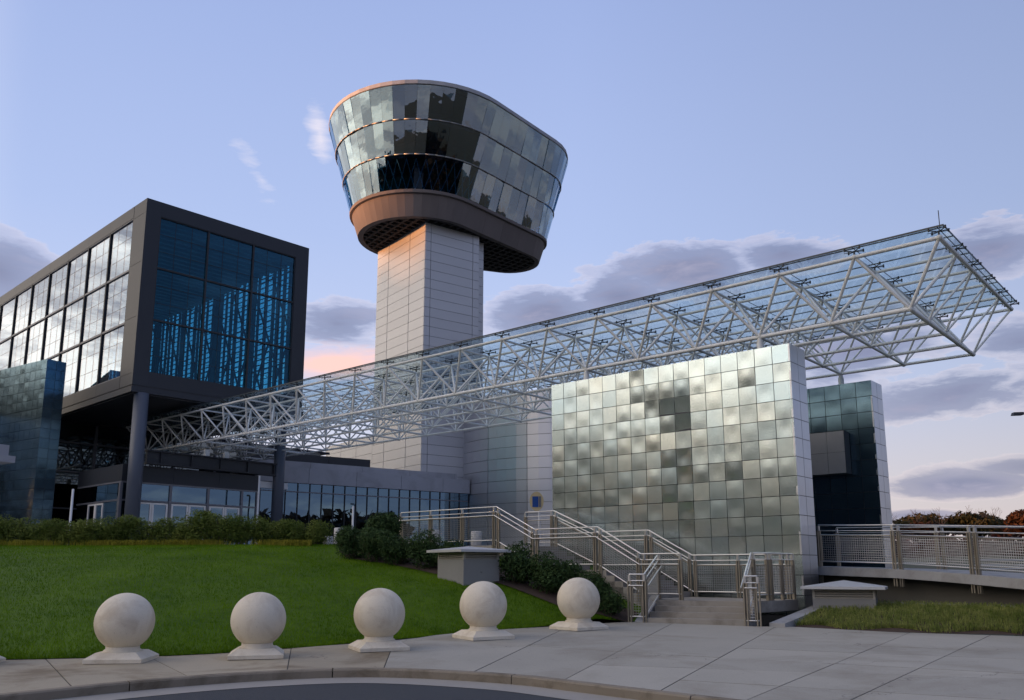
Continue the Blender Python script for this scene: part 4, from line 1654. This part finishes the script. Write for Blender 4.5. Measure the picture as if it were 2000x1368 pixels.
for i in range(nn - 1):
    fs += [(i, i + 1, nn + i + 1, nn + i), (2 * nn + i, 3 * nn + i, 3 * nn + i + 1, 2 * nn + i + 1)]
fs += [(0, nn, 3 * nn, 2 * nn), (nn - 1, 3 * nn - 1, 4 * nn - 1, 2 * nn - 1)]
MB().add(vs, fs).build('retaining_wall', M['ramp_wall'], rampt)
pick = [6, 12, 17, 22, 27, 33]
railing('near curved steel railing along the front edge of the ramp', [tuple(rl[i]) for i in (4, 10, 16, 21, 26, 31, 37)], spacing=2.4, foot=.5)
rb = off3(rl, 2.3)
railing('far curved steel railing along the back edge of the ramp', [tuple(rb[i]) for i in (3, 10, 16, 22, 28, 35)], spacing=2.4, foot=.2, hand=False)
railing('low distant steel railing seen through the ramp mesh', [(16.6, 31.0, .75), (20.0, 30.6, .72), (21.2, 29.6, .2)], spacing=1.7, h=1.2, hand=True)

# planter at right
pt = np.array([(6.72, 22.62), (7.0, 22.62), (9.23, 20.98), (11.62, 20.05), (17, 17.5), (24, 14.7)])
pl_front = poly_sample([(7.2, 22.55), (9.23, 21.0), (11.62, 20.07), (17, 17.5), (24, 14.7)], 60)
pl_back = poly_sample([(9.35, 25.2), (11.0, 24.0), (12.3, 22.4), (14, 19.6), (18, 18.2), (24, 16.5)], 60)
PJ = 14
gridp = np.zeros((PJ, 60, 3))
for j in range(PJ):
    t = j / (PJ - 1)
    xy = pl_front * (1 - t) + pl_back * t
    gridp[j, :, :2] = xy
    gridp[j, :, 2] = (pave_z(21) + .0) * (1 - t) + .66 * t + .06 * math.sin(math.pi * t)
sheet('planting_bed', gridp, M['soil'], kind='structure')
kb = thing('planter_kerb', 'slanting concrete kerb at the left side of the grass bed', 'kerb', (6.64, 22.55, 0))
q0 = Vector((6.62, 22.62, 0))
q1 = Vector((9.55, 26.0, 0))
dq = (q1 - q0).normalized()
nq = Vector((dq.y, -dq.x, 0))
o0 = Vector((6.64, 22.55, 0))
c4 = [q0 - o0, q0 + nq * .42 - o0, q1 + nq * .42 - o0, q1 - o0]
MB().hexa([(p.x, p.y, .05) for p in c4], [(c4[0].x, c4[0].y, .26), (c4[1].x, c4[1].y, .26), (c4[2].x, c4[2].y, .80), (c4[3].x, c4[3].y, .80)]).build('kerb_block', M['ramp'], kb)
cp = poly_sample([(9.9, 25.35), (11.2, 24.1), (12.5, 22.5), (14.1, 19.8), (18, 18.4)], 30)
cz = np.c_[cp, np.full(30, .70)]
c0_, c1_ = off3(cz, 0), off3(cz, .22)
mb = MB()
n3 = 30
vs = [tuple(p) for p in c0_] + [tuple(p) for p in c1_] + [(p[0], p[1], .3) for p in c0_] + [(p[0], p[1], .3) for p in c1_]
fs = []
for i in range(n3 - 1):
    fs += [(i, i + 1, n3 + i + 1, n3 + i), (i, 2 * n3 + i, 2 * n3 + i + 1, i + 1), (n3 + i, n3 + i + 1, 3 * n3 + i + 1, 3 * n3 + i)]
mb.add(vs, fs)
cop = mb.build('coping', M['ramp'])
tag(cop, 'low concrete coping between the grass bed and the ramp wall', 'kerb')

# ------------------------------------------------------------------ utility boxes
def vent_box(label, loc, az_, wx, wy, hbody, hl0, over, rise, buried=.6):
    t = thing('utility_box', label, 'utility box', loc, az_)
    MB().box(0, wx, 0, wy, -buried, hbody).build('body', M['vault'], t)
    mb = MB()
    lo = [(-over, -over, hbody + hl0), (wx + over, -over, hbody + hl0), (wx + over, wy + over, hbody + hl0), (-over, wy + over, hbody + hl0)]
    mid = [(x, y, hbody + hl0 + .07) for x, y, _ in lo]
    ap = (wx / 2, wy / 2, hbody + hl0 + .07 + rise)
    mb.add(lo + mid + [ap], [(3, 2, 1, 0), (0, 1, 5, 4), (1, 2, 6, 5), (2, 3, 7, 6), (3, 0, 4, 7), (4, 5, 8), (5, 6, 8), (6, 7, 8), (7, 4, 8)])
    mb.build('cap', M['vault_cap'], t)
    MB().box(.06, wx - .06, .06, wy - .06, hbody, hbody + hl0).build('vent_core', M['louvre_back'], t)
    for x in (0, wx - .06):
        for y in (0, wy - .06):
            block('corner_post', M['louvre'], t, x, x + .06, y, y + .06, hbody, hbody + hl0)
    n = 4
    for k in range(n):
        z = hbody + hl0 * (k + .5) / n
        mb = MB()
        e = hl0 / n * .42
        mb.hexa([(.06, .0, z - e), (wx - .06, .0, z - e), (wx - .06, .055, z + e * .2), (.06, .055, z + e * .2)],
                [(.06, .0, z - e + .02), (wx - .06, .0, z - e + .02), (wx - .06, .055, z + e * .2 + .02), (.06, .055, z + e * .2 + .02)])
        mb.build('louvre', M['louvre'], t)
        mb = MB()
        mb.hexa([(.0, .06, z - e), (.055, .06, z + e * .2), (.055, wy - .06, z + e * .2), (.0, wy - .06, z - e)],
                [(.0, .06, z - e + .02), (.055, .06, z + e * .2 + .02), (.055, wy - .06, z + e * .2 + .02), (.0, wy - .06, z - e + .02)])
        mb.build('louvre', M['louvre'], t)
    return t


ub = vent_box('large grey concrete utility box with pyramid metal cap on the lawn', (-1.338, 24.0, 1.19), -37.0, 1.22, 1.34, .70, .20, .24, .11)
MB().lathe([(.03, -.004), (.03, .004)], 8).build('bolt', M['louvre_back'], ub, loc=(.6, -.006, .35))
vent_box('low vent box with wide pyramid metal cap beside the grass bed', (8.35, 24.3, .72), 26.0, 1.62, .9, .10, .26, .27, .17, .5)

# ------------------------------------------------------------------ sphere bollards
def ball_bollard(label, x, y, first=None):
    if first is None:
        t = thing('sphere_bollard', label, 'bollard', (x, y, pave_z(y)), 0, 'stone sphere bollards along the kerb')
        mb = MB()
        b, s_ = .52, .36
        lo = [(-b, -b, 0), (b, -b, 0), (b, b, 0), (-b, b, 0)]
        m1 = [(-b, -b, .07), (b, -b, .07), (b, b, .07), (-b, b, .07)]
        m2 = [(-s_, -s_, .18), (s_, -s_, .18), (s_, s_, .18), (-s_, s_, .18)]
        mb.add(lo + m1 + m2, [(3, 2, 1, 0), (0, 1, 5, 4), (1, 2, 6, 5), (2, 3, 7, 6), (3, 0, 4, 7), (4, 5, 9, 8), (5, 6, 10, 9), (6, 7, 11, 10), (7, 4, 8, 11), (8, 9, 10, 11)])
        mb.build('plinth', M['sphere'], t)
        pr = [(.345, .17), (.335, .20), (.30, .225), (.30, .27)]
        MB().lathe(pr, 40).build('neck', M['sphere'], t, smooth=True)
        rs = .535
        pr = [(max(.002, rs * math.sin(a)), .185 + rs - rs * math.cos(a)) for a in np.linspace(.02, math.pi - .001, 34)]
        MB().lathe(pr, 56).build('ball', M['sphere'], t, smooth=True)
        return t
    t = first.copy()
    COL.objects.link(t)
    t.location = (x, y, pave_z(y))
    t['label'] = label
    for ch in first.children:
        c = ch.copy()
        COL.objects.link(c)
        c.parent = t
    return t


sp = [(-6.85, 15.55, 'nearest complete cream stone ball bollard, leftmost of the five whole ones'), (-4.66, 16.15, 'cream stone ball bollard, second of the five whole ones from the left'),
      (-2.62, 17.35, 'cream stone ball bollard in the middle of the row before the lawn'), (-.64, 19.55, 'cream stone ball bollard before the utility box'),
      (1.66, 21.85, 'cream stone ball bollard at the end of the row nearest the steps'), (-9.33, 15.0, 'cream stone ball bollard cut off by the left edge of the picture')]
f0 = None
for i, (x, y, lab) in enumerate(sp):
    t = ball_bollard(lab, x, y, f0)
    t.rotation_euler = (0, 0, R((5, 14, 24, 30, 38, 0)[i]))
    t.scale = ((.93, .92, .94, .99, 1.0, .93)[i],) * 3
    f0 = f0 or t

# cylinder bollards on the plaza
for (x, y, h, lab) in ((-7.2, 36.0, .80, 'tall pale cylindrical bollard behind the lawn, nearest the hedge'), (-8.1, 38.0, .48, 'short pale cylindrical bollard left of the tall one behind the lawn'),
                       (-5.47, 38.0, .74, 'pale cylindrical bollard half hidden by the dark shrubs'), (-3.17, 35.0, .70, 'pale cylindrical bollard behind the left railing panel'),
                       (-1.49, 36.0, .66, 'shaded cylindrical bollard behind the railing before the tower shaft')):
    mb = MB()
    r_ = .225
    mb.lathe([(r_, 0), (r_, h - .03), (r_ - .03, h)], 28)
    o = mb.build('cylinder_bollard', M['bollard'], None, True, (x, y, plaza_z(y) - .01))
    o.data.polygons.foreach_set('use_smooth', [len(p.vertices) == 4 for p in o.data.polygons])
    tag(o, lab, 'bollard', 'cylindrical bollards on the plaza')

# round blue sign
sg = thing('round_sign', 'round cream sign with a blue square on a pale post', 'sign', (1.15, 40.0, plaza_z(40)), 0)
bar('post', M['white_paint'], sg, (.12, .05, 0), (.12, .05, 2.5), .055)
mb = MB()
nseg_ = 28
lo = [(.33 * math.cos(2 * math.pi * k / nseg_), -.03, 2.12 + .45 * math.sin(2 * math.pi * k / nseg_)) for k in range(nseg_)]
hi = [(x, .03, z) for x, y, z in lo]
mb.hexa(lo, hi)
mb.build('disc', M['sign_cream'], sg)
block('blue_panel', M['sign_blue'], sg, -.2, .08, -.045, -.031, 1.85, 2.35)
block('notice', M['mullion_grey'], sg, .10, .2, -.046, -.031, 1.85, 2.35)

# street lamp whose head enters at the right edge
lp = thing('street_lamp', 'dark street lamp head reaching in at the right edge', 'street lamp', (27.75, 45.0, 0.0), 0)
bar('pole', M['lamp_dark'], lp, (0, 0, -.4), (0, 0, 9.8), .09)
bar('arm', M['lamp_dark'], lp, (0, 0, 9.75), (-.5, 0, 9.82), .04)
MB().hexa([(-1.0, -.16, 9.72), (-.45, -.16, 9.74), (-.45, .16, 9.74), (-1.0, .16, 9.72)], [(-.95, -.12, 9.88), (-.42, -.12, 9.9), (-.42, .12, 9.9), (-.95, .12, 9.88)]).build('lamp_head', M['lamp_dark'], lp)


# ------------------------------------------------------------------ vegetation
def leaf_cloud(n, blobs, size, seed, up=.3, long=1.6):
    """n leaf quads scattered near the surface of overlapping ellipsoids"""
    r = np.random.default_rng(seed)
    vol = np.array([b[3] * b[4] * b[5] for b in blobs]) ** .67
    idx = r.choice(len(blobs), n, p=vol / vol.sum())
    B = np.array(blobs)[idx]
    d = r.normal(size=(n, 3))
    d /= np.linalg.norm(d, axis=1)[:, None]
    rr_ = r.uniform(.45, 1.06, n) ** .6
    c = B[:, :3] + d * B[:, 3:6] * rr_[:, None]
    nrm = d + r.normal(size=(n, 3)) * .7
    nrm[:, 2] += up
    nrm /= np.linalg.norm(nrm, axis=1)[:, None]
    t = np.cross(nrm, r.normal(size=(n, 3)))
    t /= np.linalg.norm(t, axis=1)[:, None]
    b = np.cross(nrm, t)
    s = size * r.uniform(.6, 1.4, n)[:, None]
    v = np.stack([c - t * s * long, c + b * s * .6, c + t * s * long, c - b * s * .6], 1).reshape(-1, 3)
    return v


def mesh_quads(name, v, mat, k=4):
    n = len(v) // k
    me = bpy.data.meshes.new(name)
    me.vertices.add(len(v))
    me.vertices.foreach_set('co', v.astype(np.float32).ravel())
    me.loops.add(n * k)
    me.loops.foreach_set('vertex_index', np.arange(n * k, dtype=np.int32))
    me.polygons.add(n)
    me.polygons.foreach_set('loop_start', np.arange(0, n * k, k, dtype=np.int32))
    me.polygons.foreach_set('loop_total', np.full(n, k, np.int32))
    me.update(calc_edges=True)
    me.materials.append(mat)
    return me


def shrub_mesh(seed, w, h, n, size, mat, spiky=0.0):
    r = random.Random(seed)
    blobs = []
    for k in range(9):
        a = r.uniform(0, 6.28)
        q = r.uniform(0, .55)
        z = r.uniform(.3, .82) * h
        s = r.uniform(.28, .42) * w
        blobs.append((q * w * .6 * math.cos(a), q * w * .6 * math.sin(a), z, s, s, s * r.uniform(.8, 1.2) * h / w * .8))
    blobs.append((0, 0, h * .35, w * .45, w * .45, h * .34))
    v = leaf_cloud(n, blobs, size, seed, up=.4)
    return mesh_quads('foliage', v, mat)


def stems(seed, h, n, spread, mat, name='stem'):
    r = random.Random(seed)
    mb = MB()
    for k in range(n):
        a = r.uniform(0, 6.28)
        q = Vector((spread * math.cos(a) * r.uniform(.4, 1), spread * math.sin(a) * r.uniform(.4, 1), h * r.uniform(.6, .95)))
        mb.tube((q.x * .15, q.y * .15, -.1), q, .022, 5, .006)
    return mb.mesh(name, mat)


hm = [shrub_mesh(40 + i, 1.05, 1.12, 3400, .028, M['hedge']) for i in range(4)]
hst = [stems(60 + i, 1.0, 9, .42, M['stem']) for i in range(3)]
hx = -27.5
k = 0
while hx < -6.6:
    y = 31.9 + .25 * math.sin(hx * 1.3) - max(0, (-19 - hx)) * .12
    z = lz(hx, y)
    t = thing('hedge_shrub', 'feathery green shrub in the clipped hedge behind the lawn', 'shrub', (hx, y, z - .03), 0, 'shrubs of the long hedge')
    s = rng.uniform(.92, 1.12)
    if hx > -8.6:
        s *= .86
    inst('foliage', hm[k % 4], t, (0, 0, 0), rng.uniform(0, 6.28), (s * 1.1, s * 1.0, s * rng.uniform(.9, 1.08)))
    inst('stem', hst[k % 3], t, (0, 0, 0), rng.uniform(0, 6.28), s)
    hx += rng.uniform(.62, .78)
    k += 1

dm_ = [shrub_mesh(80 + i, 1.15, 1.15, 4200, .030, M['shrub']) for i in range(4)]
dst = [stems(90 + i, .9, 8, .4, M['stem']) for i in range(2)]
SH = [(-5.2, 29.0, 1.0, 'dark evergreen shrub at the left end of the group beside the lawn'), (-4.35, 28.4, 1.0, 'dark evergreen shrub, second from left beside the lawn'),
      (-3.5, 27.8, 1.0, 'dark evergreen shrub, third from left behind the utility box'), (-2.55, 27.2, 1.02, 'dark evergreen shrub directly behind the utility box'),
      (-4.5, 30.3, 1.25, 'taller evergreen shrub half hidden behind the dark group left of the railing'), (-1.75, 26.9, .85, 'small dark evergreen under the left railing'),
      (.22, 25.4, 1.08, 'dark evergreen shrub just right of the utility box'), (1.08, 25.0, .98, 'dark evergreen shrub between the box and the last ball bollard'),
      (1.75, 25.15, .92, 'dark evergreen shrub behind the last ball bollard'), (2.35, 24.75, .92, 'dark evergreen shrub left of the bottom railing'), (2.75, 24.55, .8, 'dark evergreen shrub nearest the bottom steps')]
for i, (x, y, s, lab) in enumerate(SH):
    t = thing('evergreen_shrub', lab, 'shrub', (x - .12, y - .42, lz(x - .12, y - .42) - .05), 0, 'dark evergreen shrubs below the railing')
    inst('foliage', dm_[i % 4], t, (0, 0, 0), rng.uniform(0, 6.28), s)
    inst('stem', dst[i % 2], t, (0, 0, 0), rng.uniform(0, 6.28), s)

# mulch under the shrubs (a bed that follows the slope)
bed_a = poly_sample([(-6.0, 29.9), (-5.4, 28.55), (-4.0, 27.5), (-2.7, 26.3), (-1.6, 25.1), (-.2, 24.45), (1.3, 23.6), (3.2, 24.0)], 60)
bed_b = poly_sample([(-5.4, 31.6), (-3.5, 29.8), (-1.5, 28.4), (.4, 26.8), (2.2, 25.6), (3.6, 24.9)], 60)
gb = np.zeros((12, 60, 3))
for j in range(12):
    xy = bed_a * (1 - j / 11) + bed_b * (j / 11)
    gb[j, :, :2] = xy
    gb[j, :, 2] = lawn_z(xy) + .035
sheet('mulch_bed', gb, M['soil'], kind='structure')


# grass
def in_bed(xy):
    # right of the front bed line
    out = np.zeros(len(xy), bool)
    X = bed_a[:, 0]
    Y = bed_a[:, 1]
    yb = np.interp(xy[:, 0], X, Y)
    return (xy[:, 0] > -6.0) & (xy[:, 1] > yb)


def blades(n, sampler, zf, h, w, seed, lean=.5, two=False):
    r = np.random.default_rng(seed)
    xy = sampler(n, r)
    z = zf(xy)
    n = len(xy)
    a = r.uniform(0, 2 * np.pi, n)
    hh = h * r.uniform(.55, 1.3, n)
    ln = lean * r.uniform(.2, 1.0, n) * hh
    b = r.uniform(0, 2 * np.pi, n)
    p = np.c_[xy, z]
    s = np.c_[np.cos(a), np.sin(a), np.zeros(n)] * (w / 2 * r.uniform(.7, 1.3, n))[:, None]
    tip = p + np.c_[np.cos(b) * ln, np.sin(b) * ln, hh]
    if not two:
        return np.stack([p - s, p + s, tip], 1).reshape(-1, 3)
    mid = p + np.c_[np.cos(b) * ln * .3, np.sin(b) * ln * .3, hh * .7]
    tip[:, 2] -= hh * .25
    return np.stack([p - s, p + s, mid + s * .7, mid - s * .7, mid - s * .7, mid + s * .7, tip, tip], 1).reshape(-1, 3)


Eline = np.array(edge_s)


def lawn_sampler(n, r):
    u = r.uniform(0, 1, n)
    t = r.uniform(0, 1, n) ** 1.7
    x0 = -17.5
    e = Eline[(Eline[:, 0] > x0)]
    k = u * (len(e) - 1)
    i = np.clip(k.astype(int), 0, len(e) - 2)
    f = (k - i)[:, None]
    E_ = e[i] * (1 - f) + e[i + 1] * f
    Bk = np.c_[np.interp(E_[:, 0], [-17.5, 4.4], [-23, -3.5]), np.full(n, 32.2)]
    xy = E_ * (1 - t)[:, None] + Bk * t[:, None]
    return xy[~in_bed(xy)]


v = blades(210000, lawn_sampler, lambda xy: lawn_z(xy) - .004, .062, .012, 11, .7)
me = mesh_quads('lawn_grass', v, M['blade'], 3)
go = bpy.data.objects.new('lawn_grass', me)
link(go)
tag(go, 'short mown green grass covering the sloping lawn', 'grass', kind='stuff')


def plant_sampler(n, r):
    u = r.uniform(0, .62, n)
    t = r.uniform(0, 1, n)
    k = u * 59
    i = np.clip(k.astype(int), 0, 58)
    f = (k - i)[:, None]
    a = pl_front[i] * (1 - f) + pl_front[i + 1] * f
    b = pl_back[i] * (1 - f) + pl_back[i + 1] * f
    # ragged front edge
    t = np.maximum(t, .06 + .05 * np.sin(u * 60))
    return a * (1 - t)[:, None] + b * t[:, None]


def plant_z(xy):
    # height on the bed by nearest grid node
    P = gridp.reshape(-1, 3)
    out = np.zeros(len(xy))
    for s in range(0, len(xy), 2000):
        d = ((xy[s:s + 2000, None, :] - P[None, :, :2]) ** 2).sum(-1)
        out[s:s + 2000] = P[d.argmin(1), 2]
    return out - .02


v = blades(26000, plant_sampler, plant_z, .175, .016, 12, 1.05, True)
go = bpy.data.objects.new('planter_grass', mesh_quads('planter_grass', v, M['planter_blade'], 4))
link(go)
tag(go, 'long tufted green and straw coloured grass in the bed at right', 'grass', kind='stuff')


def lily_sampler(n, r):
    x = r.uniform(-24, -7.2, n)
    y = 31.05 + r.normal(0, .12, n) - np.maximum(0, -19 - x) * .12
    keep = np.sin(x * 2.1) + np.sin(x * .9 + 1) + r.normal(0, .8, n) > -.3
    return np.c_[x, y][keep]


v = blades(9500, lily_sampler, lambda xy: lawn_z(xy), .25, .022, 13, .8, True)
go = bpy.data.objects.new('yellow_leaves', mesh_quads('yellow_leaves', v, M['yellow'], 4))
link(go)
tag(go, 'fringe of yellowing strap leaves at the foot of the hedge', 'plants', kind='stuff')


# trees
def tree_parts(seed, h, spread, nleaf, leaf, mat):
    r = random.Random(seed)
    mb = MB()
    tips = []

    def grow(p, d, L, rad_, lev):
        q = p + d * L
        mb.tube(p, q, rad_, 5 if lev > 1 else 7, rad_ * .65)
        if lev >= 3:
            tips.append(q)
            return
        for k in range(3 if lev else 4):
            nd = (d + Vector((r.gauss(0, .5), r.gauss(0, .5), r.uniform(-.1, .35)))).normalized()
            grow(q if k else p + d * L * .75, nd, L * r.uniform(.58, .78), rad_ * .55, lev + 1)
    grow(Vector((0, 0, -.3)), Vector((0, 0, 1)), h * .34, h * .022, 0)
    blobs = []
    for q in tips:
        s = spread * r.uniform(.13, .24)
        blobs.append((q.x, q.y, q.z, s, s, s * .8))
    v = leaf_cloud(nleaf, blobs, leaf, seed, up=.2, long=1.2) if nleaf else None
    return mb.mesh('trunk', M['bark']), (mesh_quads('crown', v, mat) if nleaf else None)


def bare_parts(seed, h):
    r = random.Random(seed)
    mb = MB()

    def grow(p, d, L, rad_, lev):
        q = p + d * L
        mb.tube(p, q, rad_, 4, rad_ * .7)
        if lev >= 5:
            return
        for k in range(2 if lev else 3):
            nd = (d + Vector((r.gauss(0, .38), r.gauss(0, .38), r.uniform(0, .3)))).normalized()
            grow(q, nd, L * r.uniform(.65, .85), rad_ * .62, lev + 1)
    grow(Vector((0, 0, -.3)), Vector((0, 0, 1)), h * .25, h * .014, 0)
    return mb.mesh('trunk', M['bark'])


kinds = []
for i, (mk, lab) in enumerate((('aut1', 'rust brown autumn tree in the far tree line'), ('aut2', 'dull brown green tree in the far tree line'), ('aut4', 'dark maroon tree in the far tree line'), ('aut3', 'olive yellow tree standing at the right end of the tree line'))):
    for s in range(2):
        kinds.append((tree_parts(200 + i * 10 + s, 11.0, 11.0, 1700, .42, M[mk]), lab))
bares = [bare_parts(300 + i, 12.0) for i in range(3)]
r2 = random.Random(21)
TZ = 190.0


def put_tree(x, y, kd, s, lab=None):
    (trk, crn), l0 = kinds[kd]
    t = thing('autumn_tree', lab or l0, 'tree', (x, y, far_z(x, y) - .1), 0, 'far autumn trees')
    ss = (s * r2.uniform(.9, 1.25), s * r2.uniform(.9, 1.25), s)
    rz = r2.uniform(0, 6.28)
    inst('trunk', trk, t, (0, 0, 0), rz, ss)
    inst('crown', crn, t, (0, 0, 0), rz, ss)


x = 64.0
while x < 142:
    y = TZ + r2.uniform(-12, 12)
    put_tree(x, y, r2.choice([0, 1, 2, 3, 2, 0, 4, 5]), r2.uniform(.66, .92))
    x += r2.uniform(2.2, 3.9)
x = 62.0
while x < 145:
    put_tree(x, TZ + 26 + r2.uniform(-8, 8), r2.choice([0, 1, 2, 3]), r2.uniform(.8, 1.0))
    x += r2.uniform(3.5, 6)
for (x, y, s, lab) in ((104, 150, .98, 'olive yellow tree standing at the right end of the tree line'), (110, 158, 1.1, 'olive yellow tree partly cut off by the right edge'), (99, 166, .84, 'small rusty olive tree left of the olive yellow tree')):
    put_tree(x, y, 6 if s > .85 else 0, s, lab)
for i, x in enumerate((88, 92.5, 99.5, 105, 108.5, 117, 122, 129, 84)):
    y = TZ + r2.uniform(-4, 10)
    t = thing('bare_tree', 'leafless grey tree rising above the far tree line', 'tree', (x, y, far_z(x, y)), 0, 'bare trees in the far tree line')
    inst('trunk', bares[i % 3], t, (0, 0, 0), r2.uniform(0, 6.28), r2.uniform(.85, 1.1))
# low maroon scrub in front of the tree line
v = []
rs = np.random.default_rng(5)
n = 26000
xs_ = rs.uniform(58, 140, n)
ys_ = TZ - 16 + rs.normal(0, 4.0, n)
zz = np.array([far_z(a, b) for a, b in zip(xs_, ys_)]) + np.abs(rs.normal(0, 1.4, n)) * (.7 + .3 * np.sin(xs_ * .9))
c = np.c_[xs_, ys_, zz]
d1 = rs.normal(size=(n, 3)) * .4
d2 = rs.normal(size=(n, 3)) * .4
v = np.stack([c - d1, c + d2, c + d1, c - d2], 1).reshape(-1, 3)
go = bpy.data.objects.new('far_scrub', mesh_quads('far_scrub', v, M['aut4']))
link(go)
tag(go, 'low maroon scrub along the far edge of the field', 'scrub', kind='stuff')

# unseen woodland added to keep low sun off the ground and close the horizon
v = []
n = 52000
a_ = rs.uniform(100, 315, n)
near = (a_ > 232) & (a_ < 305)
dist = np.where(near, rs.uniform(150, 200, n), rs.uniform(190, 260, n))
top = np.where(near, 32.5, 13.0) + 3.0 * np.sin(a_ * 1.7) + 2.0 * np.sin(a_ * 4.1 + 1)
zz = rs.uniform(0, 1, n) ** .8 * top
bx2 = np.sin(np.radians(a_)) * dist
by2 = np.cos(np.radians(a_)) * dist
gz_ = np.array([far_z(p, q_) for p, q_ in zip(bx2, by2)])
c = np.c_[bx2, by2, gz_ + zz]
d1 = rs.normal(size=(n, 3)) * 1.2
d2 = rs.normal(size=(n, 3)) * 1.2
v = np.stack([c - d1, c + d2, c + d1, c - d2], 1).reshape(-1, 3)
go = bpy.data.objects.new('distant_wood', mesh_quads('distant_wood', v, M['wood']))
link(go)
tag(go, 'unseen dark wood added to screen the low sun and fill reflections', 'wood', kind='stuff')
